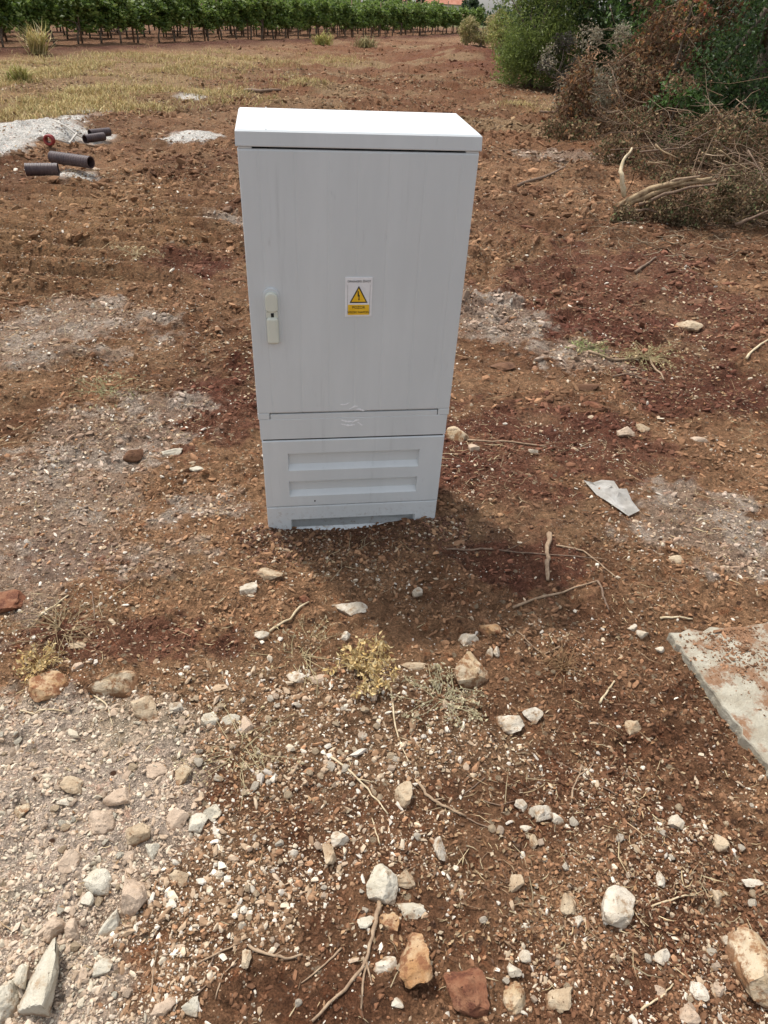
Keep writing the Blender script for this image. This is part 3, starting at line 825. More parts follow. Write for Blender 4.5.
# ------------------------------------------------------------------ stones one can tell apart
STONES = [
 (8, 602, 52, 38, 'R', 'dark red-brown rock cut by the left edge beside pale dust'),
 (49, 690, 44, 32, 'O', 'rusty brown rock left of the large two-tone boulder'),
 (114, 682, 50, 38, 'T', 'largest tan and white boulder above the gravel spill'),
 (146, 711, 32, 30, 'C', 'pinkish cream stone just below right of the tan and white boulder'),
 (178, 708, 17, 16, 'W', 'small white stone right of the pinkish cream stone'),
 (77, 646, 20, 10, 'C', 'thin flat tan stone beside the dry weed at left'),
 (78, 668, 11, 11, 'P', 'small pink stone above the tan and white boulder'),
 (210, 721, 18, 16, 'G', 'grey-white stone, left one of a pair above the cream gravel'),
 (231, 720, 18, 12, 'G', 'flat grey-white stone, right one of a pair above the cream gravel'),
 (247, 727, 16, 22, 'P', 'upright pinkish stone right of the grey-white pair'),
 (269, 576, 28, 19, 'C', 'rounded cream stone at front left of the cabinet foot'),
 (249, 591, 18, 14, 'W', 'angular white stone below left of the rounded cream stone'),
 (262, 636, 15, 11, 'W', 'small white stone at the end of a straw stick, left of the dry weed'),
 (350, 611, 41, 22, 'W', 'flat bright white rock in front of the cabinet foot'),
 (345, 637, 12, 13, 'W', 'small white cube-like stone under the flat bright white rock'),
 (305, 600, 18, 15, 'R', 'dull brown lump left of the flat bright white rock'),
 (417, 594, 11, 15, 'W', 'narrow upright white stone in the cabinet shadow'),
 (469, 642, 20, 16, 'W', 'white stone leaning against a brown rock right of the dry weed'),
 (491, 630, 24, 20, 'O', 'brown blocky rock behind the leaning white stone'),
 (489, 653, 9, 12, 'W', 'left of two small white chips below the brown blocky rock'),
 (496, 653, 8, 13, 'W', 'right of two small white chips below the brown blocky rock'),
 (470, 673, 36, 40, 'T', 'big knobbly tan rock right of the dry weed'),
 (414, 667, 28, 9, 'C', 'long flat cream stone left of the knobbly tan rock'),
 (510, 726, 28, 23, 'W', 'left of two clean white rocks below the root clump'),
 (533, 716, 23, 20, 'W', 'right of two clean white rocks below the root clump'),
 (634, 730, 20, 18, 'C', 'lone tan stone in bare soil left of the concrete slab'),
 (632, 629, 10, 9, 'W', 'upper of two small round white pebbles near the slab corner'),
 (642, 635, 13, 11, 'W', 'lower of two small round white pebbles near the slab corner'),
 (660, 651, 9, 8, 'W', 'tiny white pebble right below the two round pebbles'),
 (403, 797, 18, 27, 'C', 'tall cream and white stone left of the forked twig'),
 (440, 851, 15, 25, 'W', 'clean white upright chip in the lower middle'),
 (340, 840, 19, 18, 'W', 'tilted white block with a tan stone below it'),
 (329, 857, 16, 26, 'C', 'tan stone below the tilted white block'),
 (293, 855, 11, 11, 'W', 'small round white pebble left of the tilted white block'),
 (382, 886, 32, 36, 'G', 'large rounded grey-white rock at the top of a long stick'),
 (405, 880, 22, 18, 'C', 'cream stone touching the large rounded grey-white rock'),
 (411, 912, 30, 20, 'G', 'grey-white stone lying below the large rounded rock'),
 (366, 923, 18, 13, 'G', 'pale stone left of the stick below the large rounded rock'),
 (388, 925, 22, 18, 'O', 'small orange-pink stone right of the long stick'),
 (414, 964, 34, 52, 'O', 'orange slab-like stone standing near the bottom middle'),
 (385, 966, 24, 17, 'W', 'white stone just left of the orange slab-like stone'),
 (465, 987, 44, 56, 'R', 'flat dark red lump in the soil at the bottom middle'),
 (514, 1000, 24, 30, 'T', 'ochre stone near the bottom edge right of the red lump'),
 (516, 884, 16, 18, 'C', 'cream stone right of the clean white upright chip'),
 (524, 957, 13, 12, 'W', 'upper of two white pebbles above the ochre bottom stone'),
 (514, 970, 15, 16, 'W', 'lower of two white pebbles above the ochre bottom stone'),
 (397, 1003, 14, 10, 'W', 'white pebble below the orange slab-like stone'),
 (617, 910, 38, 38, 'W', 'biggest white pointed rock in the lower right soil'),
 (660, 956, 22, 19, 'W', 'white rock below right of the biggest pointed rock'),
 (720, 844, 15, 17, 'C', 'squarish cream stone in the right foreground'),
 (675, 824, 17, 15, 'W', 'white stone with a notch left above the squarish cream stone'),
 (543, 814, 22, 20, 'W', 'lumpy white stone, left of a touching pair'),
 (557, 820, 13, 12, 'W', 'small white stone, right of a touching pair'),
 (521, 806, 15, 13, 'W', 'white stone left of the lumpy white pair'),
 (526, 829, 13, 7, 'W', 'thin flat white chip under the lumpy white pair'),
 (533, 843, 9, 15, 'C', 'upright cream chip below the thin flat white chip'),
 (660, 881, 10, 15, 'W', 'slim white stone above right of the biggest pointed rock'),
 (567, 907, 17, 20, 'C', 'crumbly cream stone left of the biggest pointed rock'),
 (578, 922, 11, 12, 'W', 'white pebble right below the crumbly cream stone'),
 (718, 900, 12, 16, 'C', 'brownish cream pebble at the end of a curved straw'),
 (754, 972, 44, 74, 'T', 'large mottled tan rock cut by the right edge at the bottom'),
 (743, 930, 16, 12, 'O', 'small orange stone above the large mottled tan rock'),
 (727, 940, 12, 9, 'W', 'white pebble left of the small orange stone'),
 (560, 1000, 30, 20, 'C', 'cream and brown stone near the bottom edge, centre right'),
 (752, 884, 22, 8, 'W', 'long flat white chip at the right edge'),
 (698, 993, 17, 18, 'W', 'white stone in the bottom right cluster, upper left'),
 (688, 1014, 20, 20, 'P', 'pinkish stone in the bottom right cluster, at the frame edge'),
 (718, 990, 16, 13, 'P', 'dusty stone in the bottom right cluster, upper right'),
 (661, 991, 13, 10, 'P', 'rounded pinkish pebble left of the bottom right cluster'),
 (46, 981, 32, 58, 'G', 'long faceted grey-white block at the lower left'),
 (22, 975, 19, 28, 'G', 'smaller grey block left of the long faceted block'),
 (8, 1002, 26, 42, 'G', 'pale block at the bottom left corner of the spill'),
 (111, 926, 20, 28, 'G', 'greenish grey stone in the right half of the gravel spill'),
 (98, 884, 29, 27, 'G', 'largest grey-white stone in the middle of the gravel spill'),
 (88, 900, 14, 13, 'G', 'small grey stone under the largest spill stone'),
 (103, 968, 19, 21, 'G', 'squat greenish grey stone right of the long faceted block'),
 (51, 928, 29, 26, 'P', 'dusty pink wedge-shaped stone above the long faceted block'),
 (73, 931, 18, 26, 'P', 'dusty stone right of the dusty pink wedge'),
 (153, 854, 15, 22, 'G', 'dark-sided grey stone at the right rim of the spill'),
 (198, 824, 19, 20, 'G', 'grey stone, left of two at the upper right of the spill'),
 (213, 814, 18, 19, 'G', 'grey stone, right of two at the upper right of the spill'),
 (176, 824, 24, 22, 'P', 'rounded dusty stone left of the two grey ones'),
 (139, 836, 24, 22, 'C', 'cream crumbly stone above the dark-sided grey stone'),
 (130, 856, 14, 12, 'P', 'small dusty stone below the cream crumbly stone'),
 (178, 879, 22, 15, 'C', 'flat cream stone right of the dark-sided grey stone'),
 (218, 875, 14, 11, 'W', 'small clean white stone right of the flat cream stone'),
 (183, 777, 16, 23, 'T', 'upright yellowish stone at the top of the spill'),
 (73, 787, 23, 20, 'C', 'pale stone near the upper left of the spill'),
 (120, 797, 28, 22, 'P', 'broad dusty stone in the upper spill'),
 (103, 824, 34, 30, 'P', 'dust-covered big lump in the middle of the spill'),
 (69, 863, 22, 24, 'P', 'dust-covered lump left of the largest grey-white spill stone'),
 (135, 896, 30, 42, 'P', 'dust-covered slab lump at the right of the spill'),
 (154, 772, 27, 18, 'P', 'flat dusty stone at the top right of the spill'),
 (66, 802, 17, 10, 'W', 'white chip in the upper left of the spill'),
 (22, 812, 15, 16, 'T', 'yellowish stone near the left edge of the spill'),
 (191, 1007, 17, 17, 'G', 'grey stone at the bottom edge right of the spill'),
 (164, 1007, 22, 20, 'P', 'dusty stone at the bottom edge left of the grey one'),
 (246, 961, 11, 16, 'C', 'cream pebble above the curved brown stick'),
 (172, 453, 20, 14, 'G', 'pale round stone in the soil left of the cabinet'),
 (196, 470, 16, 9, 'G', 'small flat pale stone below right of the pale round stone'),
 (135, 457, 20, 18, 'D', 'dark clod of soil left of the pale round stone'),
 (689, 328, 26, 19, 'C', 'cream jagged stone standing out on the right slope'),
 (696, 303, 18, 9, 'D', 'dark clod above the cream jagged stone'),
 (503, 368, 26, 15, 'D', 'dark lump right of the cabinet at door height'),
 (585, 388, 28, 14, 'D', 'long dark clod right of the cabinet'),
 (594, 405, 24, 13, 'R', 'reddish clod below the long dark clod'),
 (626, 433, 20, 15, 'P', 'grey-pink stone among straw on the right'),
 (643, 430, 14, 11, 'C', 'cream stone touching the grey-pink stone'),
 (698, 440, 22, 10, 'P', 'flat pale stone right of the grey-pink stone'),
 (730, 284, 20, 10, 'R', 'reddish clod far right above the cream jagged stone'),
 (457, 438, 24, 22, 'T', 'tan rock touching the right side of the cabinet'),
 (474, 449, 12, 10, 'P', 'small pink stone beside the tan rock at the cabinet'),
 (676, 560, 18, 12, 'C', 'cream stone on the pale patch behind the slab'),
 (92, 170, 16, 11, 'P', 'small grey concrete chunk at the end of a dark pipe'),
 (533, 452, 10, 8, 'W', 'small white stone on dark soil right of the cabinet'),
 (296, 678, 20, 14, 'W', 'white stone, left of a pair left of the dry weed'),
 (318, 680, 22, 12, 'P', 'pink-white stone, right of a pair left of the dry weed'),
]
def stone(px, py, wpx, hpx, kind, label, seed, sub=4, group=None, cuts=13):
    rg = np.random.default_rng(seed)
    p = g(px, py)
    s = scale_at(p)
    wx = wpx * s * 0.5
    hh = hpx * s * 0.5
    V, Fc = rock_shape(rg, sub, cuts, 0.11)
    if label.startswith('long faceted'):
        V = np.clip(V * np.array([1.15, 1.12, 1.1]), -0.9, 0.9) / 0.9
    flatk = 0.62 if hpx < 0.75 * wpx else 0.80
    V = V * np.array([wx, hh * 1.02, hh * flatk])
    me = mesh_np('stone', V, Fc, None, False)
    if kind == 'D':
        me.polygons.foreach_set('use_smooth', np.ones(len(me.polygons), bool))
    o = obj('soil_clod' if kind == 'D' else 'stone', me, MAT[kind], None, (p[0], p[1], p[2] + hh * flatk * {'R': -0.2, 'P': 0.02, 'G': 0.15}.get(kind, 0.20)), None)
    tag(o, label, 'clod' if kind == 'D' else 'stone', group)
    return o
for i, sdef in enumerate(STONES):
    big = max(sdef[2], sdef[3])
    stone(*sdef, seed=1000 + i, sub=4 if big > 14 else 3, group='stones lying about the soil')

# pebbles of middle size, told apart only by their zone
rng = np.random.default_rng(77)
MID = [('small pale pebble in the crushed-stone spill at lower left', (0, 150, 730, 1015), 60, ['P', 'P', 'G', 'C', 'G']),
       ('small cream pebble in the cream gravel between spill and dry weed', (165, 420, 690, 800), 60, ['W', 'C', 'C', 'P']),
       ('small white pebble in the foreground soil', (230, 760, 800, 1015), 60, ['W', 'W', 'C', 'P'])]
shapes_mid = []
for k in range(8):
    V, Fc = rock_shape(np.random.default_rng(400 + k), 3, 11, 0.10)
    shapes_mid.append((V, Fc))
mid_mesh = {}
for label, (x0, x1, y0, y1), n, kinds in MID:
    for k in range(n):
        px, py = rng.uniform(x0, x1), rng.uniform(y0, y1)
        kd = kinds[rng.integers(0, len(kinds))]; vi = int(rng.integers(0, 8))
        key = (kd, vi)
        if key not in mid_mesh:
            V, Fc = shapes_mid[vi]
            me = mesh_np('pebble', V, Fc, None, False); me.materials.append(MAT[kd]); mid_mesh[key] = me
        p = g(px, py); s = scale_at(p)
        r = s * rng.uniform(2.4, 4.8)
        o = bpy.data.objects.new('pebble', mid_mesh[key]); COL.objects.link(o)
        o.location = (p[0], p[1], p[2] + r * 0.22)
        o.scale = (r * rng.uniform(0.8, 1.3), r * rng.uniform(0.8, 1.1), r * 0.75)
        o.rotation_euler = (rng.uniform(-.4, .4), rng.uniform(-.4, .4), rng.uniform(0, 6.28))
        tag(o, label, 'pebble', label.replace('small', 'the small').replace('pebble', 'pebbles', 1))

# ------------------------------------------------------------------ gravel, grit and soil crumbs (beyond counting)
rng = np.random.default_rng(3)
def shard(k):
    rg = np.random.default_rng(50 + k)
    V, Fc = ico(1)
    V = V * rg.uniform(0.55, 1.2, (len(V), 1)) * np.array([rg.uniform(0.9, 1.5), rg.uniform(0.6, 1.0), rg.uniform(0.45, 0.8)])
    return V, Fc
pebshapes = [shard(k) for k in range(14)]
def scatter_pts(n, x0, x1, y0, y1, dens):
    P = []
    tot = 0
    while tot < n:
        u = rng.uniform(0, 1, 60000)
        # more trial points close to the viewer, as small grit far off cannot be seen
        yy = y0 * (y1 / y0) ** u
        half = 0.48 + 0.80 * yy
        xx = rng.uniform(-1, 1, 60000) * np.minimum(half, max(abs(x0), abs(x1)))
        keep = rng.uniform(0, 1, 60000) < dens(xx, yy)
        q = np.stack([xx[keep], yy[keep]], 1)
        P.append(q); tot += len(q)
    P = np.concatenate(P)[:n]
    return P
def gravel_density(x, y):
    d = 0.05 + 0.40 * sstep(0.50, 0.68, fbm(x, y, 0.3, 801, 4, 0.6))
    d = d + 0.45 * sstep(1.7, 0.9, y) * sstep(0.50, 0.66, fbm(x, y, 0.15, 811, 4, 0.6))
    d = d + 0.7 * zmask(SPILL, x, y, 500, rag=0.75, soft=0.4)
    d = d + 0.6 * zmask(CREAM, x, y, 600, rag=0.9, soft=0.5)
    d = d + 0.5 * zmask(PALE, x, y, 400, rag=0.9, soft=0.6)
    return np.clip(d, 0, 1)
NP = 60000
P2 = scatter_pts(NP, -6, 6, 0.42, 8.0, gravel_density)
Hh = height(P2[:, 0], P2[:, 1])
dist = np.hypot(P2[:, 1], CAMH)
S = np.exp(rng.normal(math.log(0.0023), 0.62, NP)) * (dist / 1.75) ** 0.75
S = np.clip(S, 0.0011, 0.0095 * (dist / 1.75) ** 0.6)
inspill = zmask(SPILL, P2[:, 0], P2[:, 1], 500, rag=0.75, soft=0.4)
S = S * (1 + 0.25 * inspill * rng.uniform(0, 1, NP))
incream = zmask(CREAM, P2[:, 0], P2[:, 1], 600, rag=0.9, soft=0.5)
S = S * (1 + 0.6 * incream * rng.uniform(0, 1, NP) ** 2)
pal = 0.98 * np.array([(0.66, 0.59, 0.48), (0.56, 0.47, 0.35), (0.48, 0.375, 0.26), (0.42, 0.31, 0.21), (0.33, 0.215, 0.13), (0.56, 0.50, 0.42), (0.36, 0.20, 0.11), (0.27, 0.16, 0.09), (0.40, 0.29, 0.19), (0.45, 0.34, 0.24), (0.31, 0.20, 0.12)])
pals = 1.04 * np.array([(0.46, 0.36, 0.265), (0.43, 0.325, 0.235), (0.52, 0.43, 0.33), (0.47, 0.41, 0.31), (0.40, 0.30, 0.21)])
C = pal[rng.integers(0, len(pal), NP)]
C = np.where((inspill > 0.5)[:, None], pals[rng.integers(0, len(pals), NP)], C)
C = C * np.exp(rng.normal(0, 0.10, NP))[:, None]
oct_V = np.array([(1, 0, 0), (-1, 0, 0), (0, 1, 0), (0, -1, 0), (0, 0, 1), (0, 0, -1)], float)
oct_F = np.array([(0, 2, 4), (2, 1, 4), (1, 3, 4), (3, 0, 4), (2, 0, 5), (1, 2, 5), (3, 1, 5), (0, 3, 5)], np.int32)
chips = [(oct_V * np.random.default_rng(60 + k).uniform(0.55, 1.15, (6, 1)) + np.random.default_rng(80 + k).normal(0, 0.16, (6, 3)), oct_F) for k in range(8)]
tiny = S < 0.0034 * (dist / 1.75)
Pg = np.stack([P2[:, 0], P2[:, 1], Hh + S * 0.15], 1)
scatter('gravel', pebshapes, Pg[~tiny], S[~tiny], C[~tiny], rng, MAT['pebble'], 'stuff', 'fine pale limestone gravel strewn over the soil', 'gravel')
scatter('grit', chips, Pg[tiny], S[tiny], C[tiny], rng, MAT['pebble'], 'stuff', 'smallest limestone grit between the gravel', 'grit')

NC = 38000
P2 = scatter_pts(NC, -9, 9, 0.5, 16.0, lambda x, y: np.clip(0.25 + 0.75 * sstep(0.45, 0.62, fbm(x, y, 0.6, 821, 3)) - 0.5 * zmask(SPILL, x, y, 500) - 1.5 * zmask(SAND, x, y, 750, rag=0.55, soft=0.25), 0.0, 1))
Hh = height(P2[:, 0], P2[:, 1]); dist = np.hypot(P2[:, 1], CAMH)
S = np.clip(np.exp(rng.normal(math.log(0.0042), 0.58, NC)) * (np.minimum(dist, 9) / 1.75) ** 1.08, 0.002, np.minimum(0.0085 * (dist / 1.75) ** 1.45, 0.055))
C = np.clip(ground_colour(P2[:, 0], P2[:, 1]), 0, 1) * np.exp(rng.normal(-0.02, 0.22, NC))[:, None]
tiny = S < 0.0045 * (dist / 1.75)
Pc = np.stack([P2[:, 0], P2[:, 1], Hh + S * 0.15], 1)
scatter('soil_crumbs', pebshapes, Pc[~tiny], S[~tiny], C[~tiny], rng, MAT['pebble'], 'stuff', 'loose red-brown clods of soil', 'soil')
scatter('fine_crumbs', chips, Pc[tiny], S[tiny], C[tiny], rng, MAT['pebble'], 'stuff', 'fine loose red-brown crumbs of soil', 'soil')

rng = np.random.default_rng(33)
n = 2600
u = rng.uniform(-0.40, 0.42, n); v = -np.abs(rng.normal(0, 0.12, n)) + 0.01
P2 = np.stack([-0.111 + u * B[0, 0] + v * B[0, 1], 2.023 + u * B[1, 0] + v * B[1, 1]], 1)
S = np.clip(np.exp(rng.normal(math.log(0.0045), 0.5, n)), 0.002, 0.014)
S = np.where(np.abs(u) < 0.19, np.minimum(S, 0.0045), np.minimum(S, 0.009))
C = np.array([0.125, 0.066, 0.042])[None] * np.exp(rng.normal(0, 0.35, n))[:, None]
C = np.where((rng.uniform(0, 1, n) < 0.12)[:, None], np.array([0.45, 0.37, 0.27])[None], C)
scatter('foot_soil', pebshapes, np.stack([P2[:, 0], P2[:, 1], height(P2[:, 0], P2[:, 1]) + S * 0.25], 1), S, C, rng, MAT['pebble'], 'stuff', 'rough dark soil crumbs heaped against the cabinet foot', 'soil')

# ------------------------------------------------------------------ straw and twig litter
def blades(rng, P, length, width, cols, lift=0.15, bend=0.25, updir=False, colvar=0.2):
    n = len(P)
    az = rng.uniform(0, 2 * math.pi, n)
    L = length * rng.uniform(0.4, 1.4, n) if np.isscalar(length) else length
    el = rng.uniform(0.0, lift, n) if not updir else rng.uniform(0.7, 1.5, n)
    d = np.stack([np.cos(az) * np.cos(el), np.sin(az) * np.cos(el), np.sin(el)], 1)
    side = np.stack([-np.sin(az), np.cos(az), np.zeros(n)], 1)
    Wd = (width * rng.uniform(0.6, 1.3, n))[:, None]
    crv = (rng.uniform(-bend, bend, n) * L)[:, None]
    P1 = P + d * (L * 0.5)[:, None] + side * crv
    P3 = P + d * L[:, None]
    if updir:
        P3 = P3 - np.array([0, 0, 1.0]) * (L * rng.uniform(0, 0.35, n))[:, None] + np.stack([np.cos(az), np.sin(az), 0 * az], 1) * (L * 0.25)[:, None]
        a_ = side
    else:
        a_ = side + np.array([0, 0, 0.5])
    V = np.stack([P - a_ * Wd, P + a_ * Wd, P1 + a_ * Wd, P1 - a_ * Wd, P3], 1).reshape(-1, 3)
    b_ = np.arange(n) * 5
    Fc = np.concatenate([np.stack([b_, b_ + 1, b_ + 2], 1), np.stack([b_, b_ + 2, b_ + 3], 1), np.stack([b_ + 3, b_ + 2, b_ + 4], 1)])
    cols = np.asarray(cols, float)
    c = cols[rng.integers(0, len(cols), n)] * np.exp(rng.normal(0, colvar, n))[:, None]
    return V, Fc, np.repeat(np.clip(c, 0, 1), 5, axis=0)

STRAW = [(0.40, 0.30, 0.17), (0.46, 0.37, 0.22), (0.30, 0.215, 0.13), (0.22, 0.14, 0.085), (0.36, 0.29, 0.18), (0.17, 0.11, 0.07)]
rng = np.random.default_rng(11)
NS = 13000
P2 = scatter_pts(NS, -7, 7, 0.45, 13.0, lambda x, y: np.clip((0.05 + 0.95 * sstep(0.48, 0.68, fbm(x, y, 0.45, 831, 3))) * (0.22 + 0.78 * sstep(1.3, 2.6, y)), 0, 1))
dist = np.hypot(P2[:, 1], CAMH)
Ls = np.exp(rng.normal(math.log(0.022), 0.6, NS)) * (dist / 1.75) ** 0.7
P3 = np.stack([P2[:, 0], P2[:, 1], height(P2[:, 0], P2[:, 1]) + 0.003], 1)
V, Fc, C = blades(rng, P3, Ls, 0.0008, STRAW, 0.22, 0.15)
k = np.repeat((dist / 1.75) ** 0.6, 5)[:, None]
V = np.repeat(P3, 5, 0) + (V - np.repeat(P3, 5, 0)) * 1.0
o = obj('straw_litter', mesh_np('straw_litter', V, Fc, C), MAT['straw'])
tag(o, 'broken straw and dry stems littering the soil', 'straw', None, 'stuff')

rng = np.random.default_rng(36)
n = 6000
yy = np.exp(rng.uniform(math.log(9), math.log(48), n)); xx = yy * rng.uniform(-0.25, 0.20, n)
kp = rng.uniform(0, 1, n) < 0.08 + 0.92 * zmask(TRACK, xx, yy, 760, rag=0.6, soft=0.6) * sstep(0.4, 0.6, fbm(xx, yy, 1.3, 871, 3))
xx, yy = xx[kp], yy[kp]; n = len(xx)
S = np.clip(np.exp(rng.normal(math.log(0.03), 0.5, n)), 0.01, 0.10) * (yy / 14) ** 0.4
C = np.clip(ground_colour(xx, yy), 0, 1) * np.exp(rng.normal(-0.1, 0.25, n))[:, None]
scatter('field_clods', pebshapes, np.stack([xx, yy, height(xx, yy) + S * 0.1], 1), S, C, rng, MAT['pebble'], 'stuff', 'red-brown clods on the dug track behind the cabinet', 'soil')

# dead leaf and chaff litter
rng = np.random.default_rng(14)
NL = 36000
P2 = scatter_pts(NL, -9, 9, 0.6, 22.0, lambda x, y: np.clip((0.08 + 0.92 * sstep(0.46, 0.64, fbm(x, y, 0.7, 851, 3))) * (0.25 + 0.75 * sstep(1.5, 4.5, y)), 0, 1))
dist = np.hypot(P2[:, 1], CAMH)
P3 = np.stack([P2[:, 0], P2[:, 1], height(P2[:, 0], P2[:, 1]) + 0.004], 1)
V, Fc, C = leaves(rng, P3, 0.012, 1.8, [(0.34, 0.25, 0.15), (0.26, 0.17, 0.095), (0.40, 0.32, 0.22), (0.17, 0.10, 0.06), (0.11, 0.065, 0.042), (0.30, 0.17, 0.085)], 0.25)
base_ = np.repeat(P3, 4, 0); dv = (V - base_) * np.repeat((dist / 1.75) ** 0.85, 4)[:, None]; dv[:, 2] = np.abs(dv[:, 2]) * 0.45
o = obj('leaf_litter', mesh_np('leaf_litter', base_ + dv, Fc, C), MAT['dry'])
tag(o, 'dead leaf scraps and chaff scattered over the ground', 'litter', None, 'stuff')

# dry grass on the field behind at left
rng = np.random.default_rng(12)
def field_pts(n, lst, seed):
    P = []; tot = 0
    while tot < n:
        yy = np.exp(rng.uniform(math.log(8.0), math.log(52.0), 40000)); xx = rng.uniform(-0.62, 0.3, 40000) * yy
        keep = rng.uniform(0, 1, 40000) < zmask(lst, xx, yy, seed, rag=0.8, soft=0.5) * (0.04 + 0.96 * sstep(0.45, 0.62, fbm(xx, yy, 1.1, 841, 3)))
        P.append(np.stack([xx[keep], yy[keep]], 1)); tot += keep.sum()
    P = np.concatenate(P)[:n]
    return np.stack([P[:, 0], P[:, 1], height(P[:, 0], P[:, 1])], 1)
P = field_pts(30000, GRASS, 700)
V, Fc, C = blades(rng, P, 0.12, 0.0045, [(0.48, 0.37, 0.165), (0.54, 0.43, 0.22), (0.40, 0.315, 0.14), (0.31, 0.28, 0.11), (0.40, 0.27, 0.13)], updir=True)
o = obj('dry_grass', mesh_np('dry_grass', V, Fc, C), MAT['straw'])
tag(o, 'dry yellow grass covering the field at the upper left', 'grass', None, 'stuff')

# ------------------------------------------------------------------ sticks and twigs lying about
STICKS = [
 ([(379, 902), (374, 932), (366, 962), (345, 990), (312, 1022)], 4.2, 'stick', 'long forked stick running down from the large rounded rock'),
 ([(366, 962), (363, 985), (361, 1010)], 2.6, 'stick', 'short straight stick beside the long forked stick'),
 ([(330, 757), (348, 770), (368, 790), (388, 815)], 2.2, 'stick_pale', 'pale straw stick slanting left of the tall cream stone'),
 ([(418, 782), (426, 795), (441, 806), (466, 818)], 3.0, 'stick', 'knotty twig right of the tall cream stone'),
 ([(466, 818), (485, 827), (506, 839)], 1.4, 'stick_dark', 'thin dark twig continuing the knotty twig'),
 ([(485, 778), (470, 790), (456, 800)], 1.4, 'stick_dark', 'thin twig above the knotty twig'),
 ([(250, 946), (266, 955), (285, 960), (303, 955)], 3.2, 'stick', 'curved brown stick near the bottom left centre'),
 ([(342, 948), (325, 965), (301, 984)], 2.0, 'stick', 'slim twig left of the long forked stick'),
 ([(549, 536), (548, 560), (546, 583)], 5.0, 'stick', 'short thick peg-like stick right of the cabinet shadow'),
 ([(446, 550), (480, 549), (530, 555), (592, 560)], 1.8, 'stick_dark', 'long thin stem crossing the peg-like stick'),
 ([(556, 546), (583, 552), (600, 565), (618, 580)], 1.8, 'stick', 'arched twig right of the peg-like stick'),
 ([(512, 609), (550, 597), (598, 582)], 2.4, 'stick', 'straight twig below the peg-like stick'),
 ([(598, 582), (603, 598), (608, 612)], 2.4, 'stick_dark', 'short dark twig at the end of the straight twig'),
 ([(600, 703), (607, 692), (614, 682)], 2.4, 'stick_pale', 'short pale stick in bare soil below the root clump'),
 ([(660, 619), (676, 618), (692, 620)], 2.2, 'stick_pale', 'short pale stick above the slab corner'),
 ([(571, 804), (573, 788), (579, 776), (592, 766), (594, 758)], 1.8, 'stick', 'hooked twig left of the concrete slab'),
 ([(556, 762), (585, 776), (618, 796)], 1.6, 'stick_dark', 'thin dark stem crossing the hooked twig'),
 ([(651, 908), (670, 901), (696, 896)], 1.8, 'stick_pale', 'curved straw right of the biggest pointed rock'),
 ([(269, 633), (290, 620), (309, 604)], 2.6, 'stick_pale', 'straw stick left of the flat bright white rock'),
 ([(391, 689), (395, 728), (402, 747), (409, 762)], 1.6, 'stick_pale', 'long straw running down from the dry weed'),
 ([(39, 618), (54, 608), (69, 596)], 2.0, 'stick_pale', 'straw above the dry weed at the left'),
 ([(95, 622), (94, 606), (92, 592)], 1.4, 'stick_dark', 'thin upright twig in the pale dust at left'),
 ([(20, 711), (40, 714), (70, 714)], 1.8, 'stick_pale', 'yellow straw above the gravel spill'),
 ([(94, 697), (108, 707), (113, 727)], 1.6, 'stick_pale', 'bent straw below the tan and white boulder'),
 ([(587, 352), (615, 362), (648, 362), (664, 382)], 2.6, 'stick', 'bent branch lying on the right slope'),
 ([(612, 378), (635, 377), (660, 384)], 1.8, 'stick_dark', 'thin branch under the bent branch'),
 ([(746, 360), (756, 350), (770, 340)], 2.4, 'stick_pale', 'pale twig at the right edge'),
 ([(467, 441), (500, 443), (546, 448)], 1.8, 'stick', 'straw-coloured stem right of the tan rock at the cabinet'),
 ([(517, 187), (540, 180), (565, 169)], 3.0, 'stick_dark', 'dark stick lying before the cut branches'),
 ([(636, 273), (646, 266), (655, 259)], 2.6, 'stick_dark', 'short dark stick on the right slope'),
 ([(216, 1000), (223, 975), (238, 958)], 1.4, 'stick', 'thin stem near the bottom left centre'),
 ([(150, 1000), (154, 970), (158, 945)], 1.5, 'stick', 'thin upright straw at the right rim of the spill'),
 ([(213, 958), (207, 985), (190, 1000)], 1.5, 'stick_dark', 'thin dark stem left of the curved brown stick'),
 ([(196, 965), (230, 948), (248, 938)], 2.0, 'stick', 'slanting stem left above the curved brown stick'),
 ([(244, 92), (262, 94), (282, 97)], 3.4, 'stick_dark', 'dark stick lying behind the cabinet at left'),
 ([(560, 645), (545, 655), (525, 640), (515, 632)], 1.6, 'stick', 'thin stem leaning on the root clump'),
 ([(640, 1010), (660, 998), (672, 985)], 2.2, 'stick_pale', 'pale stick beside the bottom right cluster'),
 ([(380, 845), (375, 830), (372, 818)], 1.4, 'stick_pale', 'short straw above the large rounded rock'),
 ([(480, 800), (500, 806), (520, 800)], 1.2, 'stick_dark', 'short thin stem right of the knotty twig'),
]
rng = np.random.default_rng(21)
